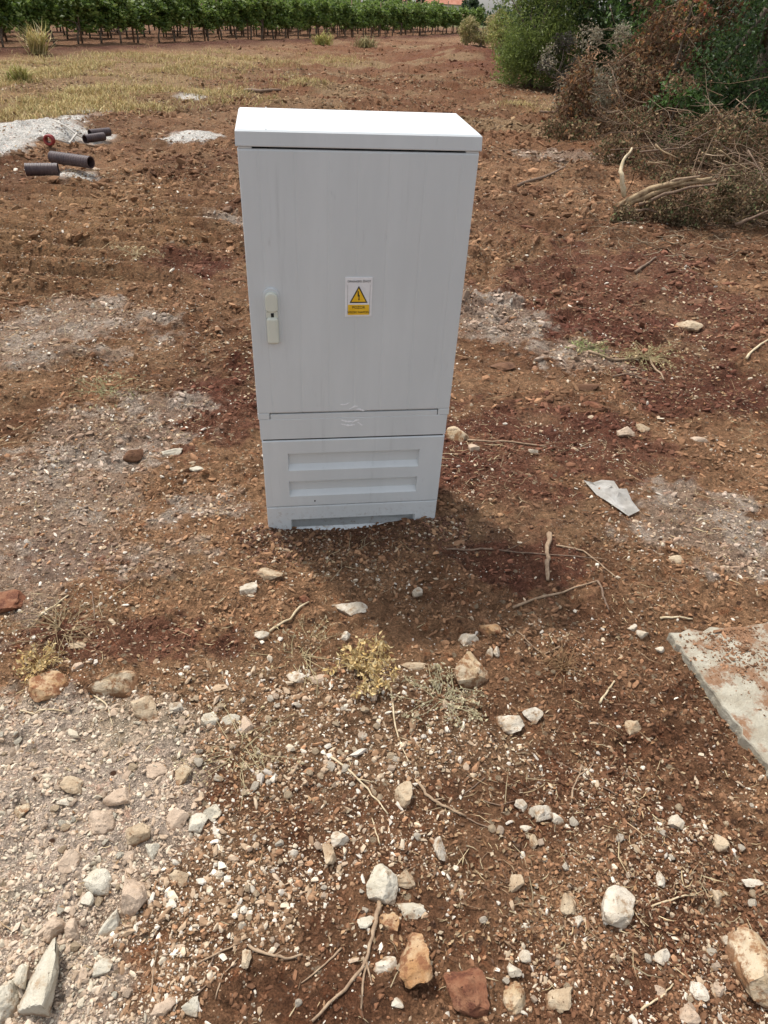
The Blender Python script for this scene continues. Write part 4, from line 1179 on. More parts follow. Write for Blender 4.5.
for pl, wpx, mk, label in STICKS:
    base_pts = [g(px, py) for px, py in pl]
    s = scale_at(base_pts[len(base_pts) // 2])
    r = max(wpx * s * 0.5, 0.0008)
    pts = []
    for i in range(len(base_pts) - 1):
        for u in np.linspace(0, 1, 5)[:-1]:
            pts.append(base_pts[i] * (1 - u) + base_pts[i + 1] * u)
    pts.append(base_pts[-1])
    n = len(pts); rad = []
    for i in range(n):
        zz = hz(pts[i][0], pts[i][1])
        pts[i] = np.array([pts[i][0], pts[i][1], 0]) + np.array([rng.normal(0, r * 0.35), rng.normal(0, r * 0.35), zz + r * 0.9])
        rad.append(r * (1.1 - 0.45 * i / n) * rng.uniform(0.85, 1.2))
    zs = np.array([p[2] for p in pts])
    zmax = np.maximum.reduce([np.roll(np.pad(zs, 1, mode='edge'), k)[1:-1] for k in (-1, 0, 1)])
    for i in range(n): pts[i][2] = 0.4 * zs[i] + 0.6 * zmax[i] + r * 0.2
    c0 = pts[0].copy()
    V, Fc = tube([p - c0 for p in pts], rad, 6)
    if n > 12:
        k = n // 2
        d = pts[k + 1] - pts[k]; sd = np.array([-d[1], d[0], 0.3 * np.linalg.norm(d)]); sd /= np.linalg.norm(sd)
        L = np.linalg.norm(pts[-1] - pts[0]) * 0.12
        V, Fc = merge([(V, Fc), tube([pts[k] - c0, pts[k] - c0 + sd * L * 0.5 + d, pts[k] - c0 + sd * L + d * 2], [r * 0.6, r * 0.45, r * 0.2], 5)])
    o = obj('stick', mesh_py('stick', V, Fc, True), MAT[mk], None, c0)
    tag(o, label, 'stick', 'loose sticks and straws on the ground')

# ------------------------------------------------------------------ dry weeds and roots
def weed(name, px, py, rpx, hpx, n_st, n_lf, cols, label, seed, leafsz=0.012, cat='plant', flat=0.6, elong=2.2):
    rg = np.random.default_rng(seed)
    p = g(px, py); s = scale_at(p); R = rpx * s; H = hpx * s
    root = empty(name, p)
    tag(root, label, cat)
    parts = []; tips = []
    for k in range(n_st):
        az = rg.uniform(0, 6.283); rr = R * math.sqrt(rg.uniform(0.08, 1)); zt = H * rg.uniform(0.2, 1.0) * (1 - 0.6 * (rr / R))
        a0 = np.array([rg.normal(0, R * 0.08), rg.normal(0, R * 0.08), -0.004])
        e = np.array([rr * math.cos(az), rr * math.sin(az), zt])
        md = (a0 + e) / 2 + np.array([rg.normal(0, R * 0.1), rg.normal(0, R * 0.1), H * 0.25])
        e[2] += hz(p[0] + e[0], p[1] + e[1]) - p[2]
        parts.append(tube([a0, md, e], [0.0012, 0.0010, 0.0005], 4, False))
        tips.append((a0, md, e))
    V, Fc = merge(parts)
    me = mesh_np('stems', np.array(V), np.array(Fc), np.tile(np.array(cols[0]) * 0.8, (len(V), 1)))
    tag(obj('stems', me, MAT['straw'], root), None, None, None, 'stuff')
    if n_lf:
        P = []
        for k in range(n_lf):
            a0, md, e = tips[rg.integers(0, len(tips))]; u = rg.uniform(0.35, 1.05)
            q = md + (e - md) * u if u > 0.5 else a0 + (md - a0) * 2 * u
            P.append(q + rg.normal(0, R * 0.05, 3) * np.array([1, 1, 0.5]))
        V, Fc, C = leaves(rg, np.array(P), leafsz, elong, cols, 0.18)
        tag(obj('leaves', mesh_np('leaves', V, Fc, C), MAT['dry'], root), None, None, None, 'stuff')
    return root
YW = [(0.58, 0.42, 0.18), (0.62, 0.48, 0.25), (0.50, 0.36, 0.17), (0.55, 0.45, 0.25)]
weed('dry_weed', 366, 672, 38, 34, 30, 620, YW, 'yellowed dry weed in front of the cabinet', 1, 0.016)
weed('dry_weed', 440, 700, 50, 14, 26, 420, [(0.50, 0.45, 0.28), (0.56, 0.50, 0.34), (0.45, 0.38, 0.24)], 'low pale weed spreading below the knobbly tan rock', 2, 0.012)
weed('dry_weed', 42, 668, 26, 34, 24, 240, YW, 'yellow dry weed at the left behind the rusty brown rock', 3, 0.014)
weed('dry_weed', 60, 630, 60, 16, 44, 60, STRAW, 'flattened straw tuft at the left below the pale dust', 4, 0.012)
weed('root_clump', 562, 668, 30, 24, 40, 0, [(0.34, 0.21, 0.11), (0.4, 0.26, 0.15)], 'brown bundle of dry roots right of the knobbly tan rock', 5, cat='roots')
weed('dry_weed', 645, 362, 40, 14, 50, 160, [(0.42, 0.34, 0.18), (0.38, 0.36, 0.18), (0.5, 0.38, 0.22)], 'dry straw tuft on the right slope by the bent branch', 6, 0.02)
weed('dry_weed', 590, 350, 24, 10, 26, 130, [(0.30, 0.33, 0.14), (0.42, 0.38, 0.2)], 'greenish sprig left of the bent branch', 7, 0.02)
weed('dry_weed', 300, 655, 60, 8, 30, 200, [(0.52, 0.42, 0.24), (0.48, 0.40, 0.26)], 'flat pale weed left of the yellowed dry weed', 8, 0.011)
weed('dry_weed', 240, 750, 70, 9, 24, 260, [(0.55, 0.45, 0.27), (0.48, 0.42, 0.27)], 'thin pale weed over the cream gravel', 9, 0.011)
weed('dry_weed', 105, 390, 50, 10, 24, 120, [(0.36, 0.34, 0.18), (0.42, 0.36, 0.22)], 'greenish dry weed on the pale dust left of the cabinet', 10, 0.02)
weed('dry_weed', 135, 255, 30, 10, 20, 60, [(0.5, 0.4, 0.24)], 'dry straw tuft on the vehicle tracks', 12, 0.03)

# ------------------------------------------------------------------ concrete slab, white scrap
CONC = simple('concrete', (0.40, 0.37, 0.295), (0.30, 0.265, 0.20), 13, 0.9, 0.9, 0.014, 0.15)
mt = CONC.node_tree
bsdf = mt.nodes['Principled BSDF']
src = bsdf.inputs['Base Color'].links[0].from_socket
geo = N(mt, 'ShaderNodeNewGeometry')
dirt = ramp(mt, noise(mt, 6, 8, 0.75, geo.outputs['Position']), 0.47, 0.58)
sepn = N(mt, 'ShaderNodeSeparateXYZ'); mt.links.new(geo.outputs['Normal'], sepn.inputs[0])
upm = ramp(mt, sepn.outputs[2], 0.5, 0.9)
dm = N(mt, 'ShaderNodeMath', operation='MULTIPLY'); mt.links.new(dirt, dm.inputs[0]); mt.links.new(upm, dm.inputs[1])
mt.links.new(mixc(mt, dm.outputs[0], src, (0.23, 0.13, 0.075)), bsdf.inputs['Base Color'])
sp_ = empty('concrete_slab')
zt = 0.028
A0 = g0(669, 632, zt); A1 = g0(768, 622, zt); A2 = g0(776, 776, zt)
bm = bmesh.new()
ctrl = []
def edge_pts(a_, b_, n, amp, sd):
    rg = np.random.default_rng(sd)
    out = []
    d = (b_ - a_); nrm = np.array([-d[1], d[0], 0]); nrm /= np.linalg.norm(nrm)
    for k in range(n):
        out.append(a_ + d * (k / n) + nrm * rg.normal(0, amp))
    return out
A2b = A0 + (A2 - A0) * 1.25
A1b = A0 + (A1 - A0) * 1.9
A3 = A1b + (A2b - A0)
top = edge_pts(A0, A2b, 40, 0.0030, 1) + edge_pts(A2b, A3, 12, 0.004, 2) + edge_pts(A3, A1b, 14, 0.004, 3) + edge_pts(A1b, A0, 18, 0.0045, 4)
cx = np.mean(top, axis=0)
n = len(top)
ring0 = [bm.verts.new((p[0], p[1], -0.04)) for p in top]
ring1 = [bm.verts.new((p[0], p[1], zt - 0.004)) for p in top]
ring2 = [bm.verts.new((p[0] + (cx[0] - p[0]) * 0.012, p[1] + (cx[1] - p[1]) * 0.012, zt)) for p in top]
for i in range(n):
    j = (i + 1) % n
    bm.faces.new((ring0[i], ring0[j], ring1[j], ring1[i])); bm.faces.new((ring1[i], ring1[j], ring2[j], ring2[i]))
bm.faces.new(ring2); bm.faces.new(ring0[::-1])
bpy.data.objects.remove(sp_)
slab = obj('concrete_slab', bm_mesh('concrete_slab', bm), CONC)
tag(slab, 'pale broken concrete slab half covered with soil at the right edge', 'slab')
# soil lying on the slab
rng = np.random.default_rng(31)
n = 1100
u = rng.normal(0.26, 0.11, n); v = np.abs(rng.normal(0.16, 0.14, n))
P = A0[None] + u[:, None] * (A1b - A0)[None] + np.clip(v, 0.03, 0.7)[:, None] * (A2b - A0)[None]
S = np.exp(rng.normal(math.log(0.0027), 0.5, n)); P[:, 2] = zt + S * 0.2
C = np.array([0.22, 0.12, 0.066])[None] * np.exp(rng.normal(0, 0.25, n))[:, None]
scatter('slab_soil', pebshapes, P, S, C, rng, MAT['pebble'], 'stuff', 'red soil crumbs lying on the concrete slab', 'soil')

SCR = simple('scrap_sheet', (0.66, 0.64, 0.60), (0.52, 0.49, 0.44), 16, 0.7, 0.5, 0.01, 0.2)
out = [(583, 482), (592, 486), (601, 482), (613, 484), (618, 492), (626, 491), (631, 503), (639, 513), (628, 518), (615, 510), (606, 503), (596, 497)]
rng = np.random.default_rng(8)
bm = bmesh.new()
pp = [g(*q) for q in out]; cc = np.mean(pp, axis=0)
rings = []
for k, f in enumerate((1.0, 0.75, 0.5, 0.25)):
    ring = []
    for q in pp:
        x, y = cc[0] + (q[0] - cc[0]) * f, cc[1] + (q[1] - cc[1]) * f
        ring.append(bm.verts.new((x, y, hz(x, y) + 0.008 + 0.006 * (1 - f) + rng.uniform(0, 0.009))))
    rings.append(ring)
for r0, r1 in zip(rings, rings[1:]):
    for i in range(len(r0)):
        j = (i + 1) % len(r0); bm.faces.new((r0[i], r0[j], r1[j], r1[i]))
bm.faces.new(rings[-1])
ex = bmesh.ops.solidify(bm, geom=list(bm.faces), thickness=0.003)
scrap = obj('scrap_sheet', bm_mesh('scrap_sheet', bm), SCR)
tag(scrap, 'crumpled light grey torn sheet lying on the soil right of the cabinet', 'scrap')

# ------------------------------------------------------------------ pipes, coil, cable and sand at the left
PIPE = simple('pipe_plastic', (0.045, 0.028, 0.030), (0.075, 0.048, 0.046), 12, 0.5, 0.2, 0.003, 0.4)
def pipe(xa, ya, xb, yb, dpx, label, seed):
    a_ = g(xa, ya); b_ = g(xb, yb)
    s = scale_at(a_); r = dpx * s * 0.46
    for p in (a_, b_): p[2] = hz((a_[0] + b_[0]) / 2, (a_[1] + b_[1]) / 2) + r * 0.95 + 0.045
    L = np.linalg.norm(b_ - a_); d = (b_ - a_) / L
    sd = np.cross(d, [0, 0, 1]); sd /= np.linalg.norm(sd); up = np.cross(sd, d)
    rib = 0.030; nrib = max(int(L / rib), 3); ns = 24
    prof = []
    for k in range(nrib):
        u = k / nrib * L
        prof += [(u, r), (u + rib * 0.45, r), (u + rib * 0.55, r * 0.965), (u + rib * 0.95, r * 0.965)]
    prof.append((L, r))
    prof += [(L, r * 0.82)] + [(0, r * 0.82)]
    V = []; Fc = []
    c0 = (a_ + b_) / 2
    for (u, rr) in prof:
        for k in range(ns):
            th = 2 * math.pi * k / ns
            V.append(a_ + d * u + rr * (math.cos(th) * sd + math.sin(th) * up) - c0)
    m_ = len(prof)
    for i in range(m_):
        i2 = (i + 1) % m_
        for k in range(ns):
            k2 = (k + 1) % ns
            Fc.append((i * ns + k, i * ns + k2, i2 * ns + k2, i2 * ns + k))
    o = obj('pipe_offcut', mesh_py('pipe_offcut', V, Fc), PIPE, None, c0)
    tag(o, label, 'pipe', 'dark pipe offcuts by the sand')
pipe(29, 182.5, 61, 181.5, 13, 'nearest dark ribbed pipe offcut by the sand at left', 1)
pipe(55, 171, 93, 174, 12, 'longest dark ribbed pipe offcut, with a concrete chunk at its end', 2)
pipe(86, 145, 105, 144.5, 8.5, 'near one of the two far dark pipe offcuts lying together', 3)
pipe(91, 140.5, 111, 141, 8.5, 'far one of the two far dark pipe offcuts lying together', 4)

RED = simple('red_plastic', (0.20, 0.025, 0.022), (0.30, 0.05, 0.04), 20, 0.45, 0.1, 0.002)
p = g(50, 143); s = scale_at(p)
coil = empty('cable_coil', (p[0], p[1], p[2] + 0.04)); tag(coil, 'small red coil standing on the edge of the white sand', 'coil')
def torus(R, r, y, z, n=28, ns=8):
    V = []; Fc = []
    for i in range(n):
        th = 2 * math.pi * i / n
        for k in range(ns):
            ph = 2 * math.pi * k / ns
            V.append(((R + r * math.cos(ph)) * math.cos(th), y + r * math.sin(ph), z + (R + r * math.cos(ph)) * math.sin(th)))
    for i in range(n):
        for k in range(ns):
            Fc.append((i * ns + k, ((i + 1) % n) * ns + k, ((i + 1) % n) * ns + (k + 1) % ns, i * ns + (k + 1) % ns))
    return V, Fc
R0 = 3.9 * s
for k in range(4):
    V, Fc = torus(R0 * (1 - 0.05 * (k % 2)), R0 * 0.32, (k - 1.5) * R0 * 0.42, R0 * 0.95)
    obj('loop', mesh_py('loop', V, Fc, True), RED, coil)
V, Fc = tube([(-R0 * .4, -R0 * .3, R0 * .3), (0, -R0 * 0.5, R0 * 0.75), (R0 * 0.35, -R0 * .3, R0 * .35)], [R0 * .12] * 3, 6)
obj('core', mesh_py('core', V, Fc, True), MAT['G'], coil)
CAB = simple('grey_cable', (0.50, 0.47, 0.42), (0.42, 0.38, 0.32), 10, 0.7, 0)
for pl, lab in (([(56, 127), (66, 131), (78, 135), (86, 141)], 'upper of two pale cables from the sand to the far pipes'), ([(58, 138), (68, 137), (78, 139), (88, 144)], 'lower of two pale cables from the sand to the far pipes')):
    pts = []
    for q in pl:
        v_ = g(*q); v_[2] += 0.06; pts.append(v_)
    V, Fc = tube(pts, [0.012] * len(pts), 6)
    tag(obj('cable', mesh_py('cable', V, Fc, True), CAB), lab, 'cable', 'pale cables by the pipes')

# ------------------------------------------------------------------ cut branches and brush piles at the right
def twig_mesh(rg, n, P0, ext, L, rad, cols, sides=4, droop=0.0, nseg=4, upb=0.15):
    """many thin bent twigs joined"""
    parts = []; Cc = []
    for k in range(n):
        c_ = P0 + rg.normal(0, 1, 3) * ext * 0.55
        c_[2] = abs(c_[2] - P0[2]) * 1.0 + P0[2]
        d = rg.normal(0, 1, 3); d[2] = d[2] * 0.45 + upb; d /= np.linalg.norm(d)
        l = L * rg.uniform(0.4, 1.4)
        pts = []; q = c_ - d * l / 2
        for i in range(nseg + 1):
            pts.append(q.copy()); d = d + rg.normal(0, 0.22, 3); d[2] -= droop; d /= np.linalg.norm(d); q = q + d * l / nseg
        for q2 in pts:
            q2[2] = max(q2[2], hz(q2[0], q2[1]) + 0.01)
        r = rad * rg.uniform(0.5, 1.5)
        v, f = tube(pts, [r * (1 - 0.75 * i / nseg) for i in range(nseg + 1)], sides, False)
        parts.append((v, f)); Cc.append(np.tile(np.array(cols[rg.integers(0, len(cols))]) * math.exp(rg.normal(0, 0.2)), (len(v), 1)))
    V, Fc = merge(parts)
    return np.array(V), np.array(Fc), np.clip(np.concatenate(Cc), 0, 1)

def clump_points(rg, n, clumps):
    """clumps: list of (centre, radius vec, weight) -> points denser on clump shells"""
    wts = np.array([c[2] for c in clumps], float); wts /= wts.sum()
    ids = rg.choice(len(clumps), n, p=wts)
    d = rg.normal(size=(n, 3)); d /= np.linalg.norm(d, axis=1)[:, None]
    r = rg.uniform(0.25, 1.0, n) ** 0.55
    cen = np.array([c[0] for c in clumps]); rad = np.array([c[1] for c in clumps])
    return cen[ids] + d * r[:, None] * rad[ids] * (1 + 0.15 * rg.normal(size=(n, 1)))

TW = [(0.15, 0.095, 0.06), (0.21, 0.14, 0.09), (0.10, 0.065, 0.045), (0.27, 0.20, 0.135)]
def brush_pile(label, centre, ext, ntw, twL, dry, nleaf, leafsz, branches, seed, twcols=TW, name='brush_pile'):
    rg = np.random.default_rng(seed)
    root = empty(name, (0, 0, 0))
    tag(root, label, 'brush pile')
    c_ = np.array(centre, float)
    root.location = tuple(c_)
    def loc(V): return V - c_[None]
    V, Fc, C = twig_mesh(rg, ntw, c_, np.array(ext), twL, 0.0042, twcols)
    tag(obj('twigs', mesh_np('twigs', loc(V), Fc, C), MAT['twig'], root), None, None, None, 'stuff')
    if nleaf:
        cl = []
        for k in range(40):
            q = c_ + rg.normal(0, 1, 3) * np.array(ext) * 0.62; q[2] = c_[2] + abs(q[2] - c_[2]) * 0.95
            cl.append((q, np.array(ext) * rg.uniform(0.14, 0.30), rg.uniform(0.4, 1)))
        P = clump_points(rg, nleaf, cl)
        hh = height(P[:, 0], P[:, 1]); P[:, 2] = np.maximum(P[:, 2], hh + 0.02)
        V, Fc, C = leaves(rg, P, leafsz, 1.9, dry, 0.28, droop=0.25)
        tag(obj('dry_leaves', mesh_np('dry_leaves', loc(V), Fc, C), MAT['dry'], root), None, None, None, 'stuff')
    for pts, r, mk in branches:
        pts = [np.array(q, float) - c_ for q in pts]
        dense = []
        for i in range(len(pts) - 1):
            for u in np.linspace(0, 1, 4)[:-1]: dense.append(pts[i] * (1 - u) + pts[i + 1] * u + rg.normal(0, r * 0.3, 3))
        dense.append(pts[-1]); nn = len(dense)
        V, Fc = tube(dense, [r * (1.15 - 0.75 * i / nn) * rg.uniform(0.85, 1.15) for i in range(nn)], 7)
        obj('branch', mesh_py('branch', V, Fc, True), MAT[mk], root)
    return root

def bp(px, py, Y):
    return at_dist(px, py, Y)
# rear pile: grey twigs to the left, rust-brown leaves in the middle
BROWN = [(0.175, 0.098, 0.056), (0.235, 0.145, 0.08), (0.14, 0.08, 0.05), (0.27, 0.185, 0.11), (0.115, 0.07, 0.045), (0.28, 0.14, 0.06), (0.18, 0.15, 0.075)]
GREYL = [(0.25, 0.23, 0.16), (0.30, 0.26, 0.18), (0.20, 0.18, 0.13), (0.33, 0.29, 0.22)]
c1 = at_dist(652, 122, 12.2); c1[2] = hz(c1[0], c1[1])
brush_pile('heap of cut branches with rust-brown dead leaves under the trees', c1, (0.92, 0.80, 1.45), 340, 0.8, BROWN, 28000, 0.064,
  [([bp(672, 60, 11.6), bp(700, 85, 11.5), bp(712, 118, 11.4)], 0.0174, 'wood_split'), ([bp(690, 70, 11.7), bp(720, 80, 11.8)], 0.0112, 'stick_dark'),
   ([bp(626, 110, 11.5), bp(618, 90, 11.6), bp(612, 70, 11.8)], 0.0099, 'stick_dark'), ([bp(640, 120, 11.3), bp(660, 100, 11.4), bp(668, 60, 11.6)], 0.0112, 'stick_dark')], 41)
c2 = at_dist(606, 112, 14.0); c2[2] = hz(c2[0], c2[1])
brush_pile('grey-green heap of withered twigs left of the rust-brown leaves', c2, (0.72, 0.8, 0.80), 380, 0.7, GREYL, 9000, 0.045,
  [([bp(556, 108, 13.2), bp(575, 104, 13.0), bp(592, 92, 13.2)], 0.0136, 'stick_dark'), ([bp(540, 112, 12.6), bp(565, 112, 12.5), bp(577, 106, 12.6), bp(586, 98, 12.8)], 0.0161, 'stick_dark'),
   ([bp(578, 110, 12.4), bp(592, 116, 12.2), bp(604, 122, 12.0)], 0.0112, 'stick_dark'), ([bp(616, 90, 12.6), bp(620, 100, 12.5)], 0.0124, 'wood_split')], 42)
c3 = at_dist(704, 163, 9.7); c3[2] = hz(c3[0], c3[1])
brush_pile('tangle of thin grey twigs and cut stems in the middle of the brush', c3, (1.05, 0.85, 0.62), 460, 0.65, [(0.24, 0.145, 0.08), (0.28, 0.20, 0.115), (0.17, 0.105, 0.06), (0.11, 0.12, 0.055), (0.11, 0.07, 0.043)], 13000, 0.045,
  [([bp(640, 152, 8.9), bp(680, 148, 8.9), bp(712, 130, 9.2), bp(740, 118, 9.6)], 0.0099, 'stick_dark'), ([bp(655, 145, 8.8), bp(664, 152, 8.7), bp(678, 158, 8.6)], 0.0112, 'wood_split'),
   ([bp(648, 163, 8.4), bp(668, 163, 8.4)], 0.0136, 'wood_split'), ([bp(715, 140, 8.6), bp(735, 155, 8.4), bp(768, 170, 8.2)], 0.0087, 'stick_dark'),
   ([bp(610, 150, 9.4), bp(640, 148, 9.3), bp(668, 140, 9.4)], 0.0062, 'stick_dark')], 43)
c4 = at_dist(738, 226, 7.1); c4[2] = hz(c4[0], c4[1])
brush_pile('nearest brush pile with thick split branches at the right edge', c4, (0.66, 0.40, 0.48), 380, 0.5, [(0.20, 0.14, 0.08), (0.26, 0.21, 0.12), (0.15, 0.105, 0.06), (0.11, 0.13, 0.055), (0.30, 0.22, 0.125), (0.10, 0.065, 0.042), (0.18, 0.11, 0.06)], 12000, 0.036,
  [([bp(622, 205, 7.05), bp(650, 190, 6.95), bp(680, 181, 6.85), bp(712, 178, 6.80)], 0.030, 'wood_split'),
   ([bp(626, 207, 7.03), bp(652, 193, 6.94), bp(684, 184, 6.84), bp(716, 181, 6.80)], 0.024, 'wood_split'),
   ([bp(630, 204, 7.06), bp(655, 189, 6.96), bp(676, 179.5, 6.86), bp(700, 176.5, 6.80)], 0.018, 'stick'),
   ([bp(640, 201, 7.00), bp(668, 187, 6.90), bp(690, 184.5, 6.82)], 0.022, 'stick_dark'),
   ([bp(640, 205, 6.90), bp(665, 194, 6.80), bp(690, 188, 6.70), bp(720, 184, 6.60)], 0.0161, 'stick_dark'),
   ([bp(624, 208, 7.00), bp(630, 212, 6.90), bp(646, 209, 6.85), bp(660, 214, 6.80)], 0.0186, 'stick_dark'),
   ([bp(735, 225, 6.50), bp(752, 218, 6.50), bp(780, 205, 6.50)], 0.0136, 'stick_dark'),
   ([bp(625, 196, 7.00), bp(620, 176, 7.05), bp(623, 160, 7.15), bp(632, 148, 7.25)], 0.021, 'stick_pale'),
   ([bp(720, 150, 6.90), bp(735, 162, 6.90), bp(752, 170, 6.80)], 0.0074, 'wood_split'),
   ([bp(748, 150, 6.90), bp(762, 175, 6.70), bp(772, 190, 6.60)], 0.0062, 'stick_dark')], 44)

rng = np.random.default_rng(47)
parts = []; Cc = []
for k in range(900):
    yy = math.exp(rng.uniform(math.log(5.5), math.log(18))); xx = yy * rng.uniform(0.08, 0.56)
    if rng.uniform() > 0.15 + 0.85 * min(1, max(0, (xx / yy - 0.14) / 0.2)): continue
    l = rng.uniform(0.05, 0.26); az = rng.uniform(0, 6.28); pts = []
    for i in range(4):
        u = (i / 3 - 0.5) * l; x = xx + u * math.cos(az) + rng.normal(0, 0.02); y = yy + u * math.sin(az) + rng.normal(0, 0.02)
        pts.append((x, y, hz(x, y) + 0.012 + abs(rng.normal(0, 0.02))))
    r = rng.uniform(0.0015, 0.004)
    v, f = tube(pts, [r, r, r * 0.8, r * 0.4], 4, False)
    parts.append((v, f)); Cc.append(np.tile(np.array([(0.20, 0.145, 0.095), (0.11, 0.07, 0.045), (0.16, 0.11, 0.07), (0.30, 0.235, 0.155)][k % 4]), (len(v), 1)))
V, Fc = merge(parts)
o = obj('twig_litter', mesh_np('twig_litter', np.array(V), np.array(Fc), np.concatenate(Cc)), MAT['twig'])
tag(o, 'small broken twigs littering the soil around the brush', 'twigs', None, 'stuff')

# ------------------------------------------------------------------ trees and shrubs at the right
def tree(name, label, base, H, crown_c, crown_r, ncl, nleaf, leafsz, elong, cols, seed, trunk_r=0.12, cat='tree', group=None, lowfill=0.0, limbs=7, wob=0.5, clr=(0.22, 0.42)):
    rg = np.random.default_rng(seed)
    b_ = np.array(base, float)
    root = empty(name, b_); tag(root, label, cat, group)
    cc = np.array(crown_c, float); cr = np.array(crown_r, float)     # relative to the base
    cl = []
    for k in range(ncl):
        d = rg.normal(size=3); d /= np.linalg.norm(d)
        q = cc + d * cr * rg.uniform(0.25, 1.0) ** 0.5
        if q[2] < 0.15: q[2] = 0.15 + rg.uniform(0, 0.3)
        cl.append((q, cr.mean() * rg.uniform(*clr) * np.array([1, 1, 0.8]), rg.uniform(0.5, 1.2)))
    for k in range(int(lowfill)):
        az = rg.uniform(0, 6.283); rr = rg.uniform(0.2, 0.95)
        cl.append((np.array([cc[0] + cr[0] * rr * math.cos(az), cc[1] + cr[1] * rr * math.sin(az), rg.uniform(0.15, 0.9)]), np.array([0.36, 0.36, 0.30]) * rg.uniform(0.7, 1.2), 1.0))
    P = clump_points(rg, nleaf, cl)
    P[:, 2] = np.maximum(P[:, 2], 0.03)
    V, Fc, C = leaves(rg, P, leafsz, elong, cols, 0.22)
    tag(obj('crown', mesh_np('crown', V, Fc, C), MAT['leaf'], root), None, None, None, 'stuff')
    parts = []
    top = cc + np.array([0, 0, cr[2] * 0.5])
    pts = [np.array([0, 0, -0.15])]
    for u in (0.25, 0.5, 0.75, 1.0):
        pts.append(top * u + rg.normal(0, 0.06, 3) * np.array([1, 1, 0]))
    parts.append(tube(pts, [trunk_r * k for k in (1.2, 0.95, 0.75, 0.5, 0.2)], 8))
    for k in range(limbs):
        tgt = cl[rg.integers(0, ncl)][0]; st = pts[1] + (pts[3] - pts[1]) * rg.uniform(0, 1)
        md = (st + tgt) / 2 + rg.normal(0, 0.1, 3)
        parts.append(tube([st, md, tgt], [trunk_r * 0.42, trunk_r * 0.25, trunk_r * 0.08], 5))
    V, Fc = merge(parts)
    obj('trunk', mesh_py('trunk', V, Fc, True), MAT['bark'], root)
    return root

def gb(px, Y, py=None):         # base point under the sight column px at depth Y
    yh = 3 + 0.048 * (px - 384)
    d = ray(px, yh if py is None else py)
    x = d[0] / d[1] * Y
    return np.array([x, Y, hz(x, Y)])

GL = [(0.165, 0.215, 0.050), (0.21, 0.265, 0.065), (0.12, 0.16, 0.042), (0.26, 0.31, 0.09)]
GD = [(0.040, 0.075, 0.022), (0.055, 0.095, 0.028), (0.032, 0.060, 0.020), (0.075, 0.12, 0.035)]
GM = [(0.055, 0.105, 0.025), (0.075, 0.14, 0.035), (0.045, 0.085, 0.022), (0.10, 0.17, 0.045)]
b1 = gb(541, 20.5)
tree('green_bush', 'bright feathery green bush, first of the trees at right', b1, 3.2, (0.05, 0, 1.3), (1.15, 1.0, 1.5), 70, 26000, 0.085, 4.0, GL, 61, 0.07, 'bush', clr=(0.26, 0.42), lowfill=34)
TREES = [(585, 22.0, 4.2, (1.7, 1.5, 2.1), 'dark leafy tree right behind the bright feathery bush', GD, 62),
         (640, 19.5, 4.6, (1.8, 1.5, 2.3), 'dark tree rising behind the rust-brown leaf heap', GD, 63),
         (700, 17.5, 4.8, (1.8, 1.5, 2.5), 'mid-green tree behind the brush, second from the right edge', GM, 64),
         (770, 16.0, 5.0, (1.9, 1.6, 2.6), 'dark tree farthest right in the back row', GD, 65)]
for px, Yd, H, cr, lab, cols, sd in TREES:
    tree('dark_tree', lab, gb(px, Yd), H, (0, 0, H * 0.48), cr, 50, 11000, 0.11, 1.7, cols, sd, 0.13, 'tree', 'trees along the right side', clr=(0.24, 0.42))
tree('dark_tree', 'near dark tree with fine leaves reaching down at the right edge', gb(758, 11.2), 4.0, (0.25, 0, 1.75), (0.95, 0.9, 1.8), 44, 16000, 0.06, 1.7, GD, 66, 0.12, 'tree', 'trees along the right side', clr=(0.26, 0.46), lowfill=14)
tree('green_shrub', 'mid-green leafy shrub hanging over the brown leaf heap', gb(706, 13.4), 3.0, (0, 0, 1.9), (0.8, 0.6, 1.0), 26, 4500, 0.07, 1.7, GM, 67, 0.06, 'shrub', clr=(0.26, 0.46))
tree('green_shrub', 'small fresh green sapling at the foot of the brown leaf heap', gb(700, 10.6), 1.0, (0, 0, 0.45), (0.4, 0.35, 0.5), 14, 1500, 0.06, 1.8, GM, 68, 0.02, 'shrub')
tree('dark_shrub', 'low purple-grey shrub at the foot of the bright feathery bush', gb(568, 19.0), 1.2, (0, 0, 0.6), (0.5, 0.5, 0.6), 18, 2600, 0.05, 2.0, [(0.10, 0.085, 0.075), (0.14, 0.12, 0.10), (0.08, 0.085, 0.05)], 69, 0.03, 'shrub')
tree('red_leaf_shrub', 'sprig with red and orange leaves on the brown heap', gb(688, 11.5), 1.6, (0, 0, 1.55), (0.32, 0.25, 0.28), 10, 160, 0.06, 1.5, [(0.32, 0.09, 0.05), (0.30, 0.15, 0.05), (0.22, 0.18, 0.06)], 70, 0.02, 'shrub')
# far shrubs between vineyard and trees
tree('pale_shrub', 'pale yellow-green plume shrub at the far end of the dirt track', gb(485, 40), 1.5, (0, 0, 0.62), (1.1, 0.9, 0.55), 24, 6000, 0.15, 5.0, [(0.40, 0.34, 0.16), (0.32, 0.30, 0.12), (0.46, 0.38, 0.21), (0.22, 0.23, 0.08)], 71, 0.06, 'shrub')
tree('pale_shrub', 'yellow-green shrub touching the bright feathery bush', gb(507, 31), 1.4, (0, 0, 0.65), (0.75, 0.8, 0.6), 20, 4500, 0.12, 4.0, [(0.30, 0.30, 0.10), (0.38, 0.34, 0.14), (0.22, 0.25, 0.07)], 72, 0.05, 'shrub')

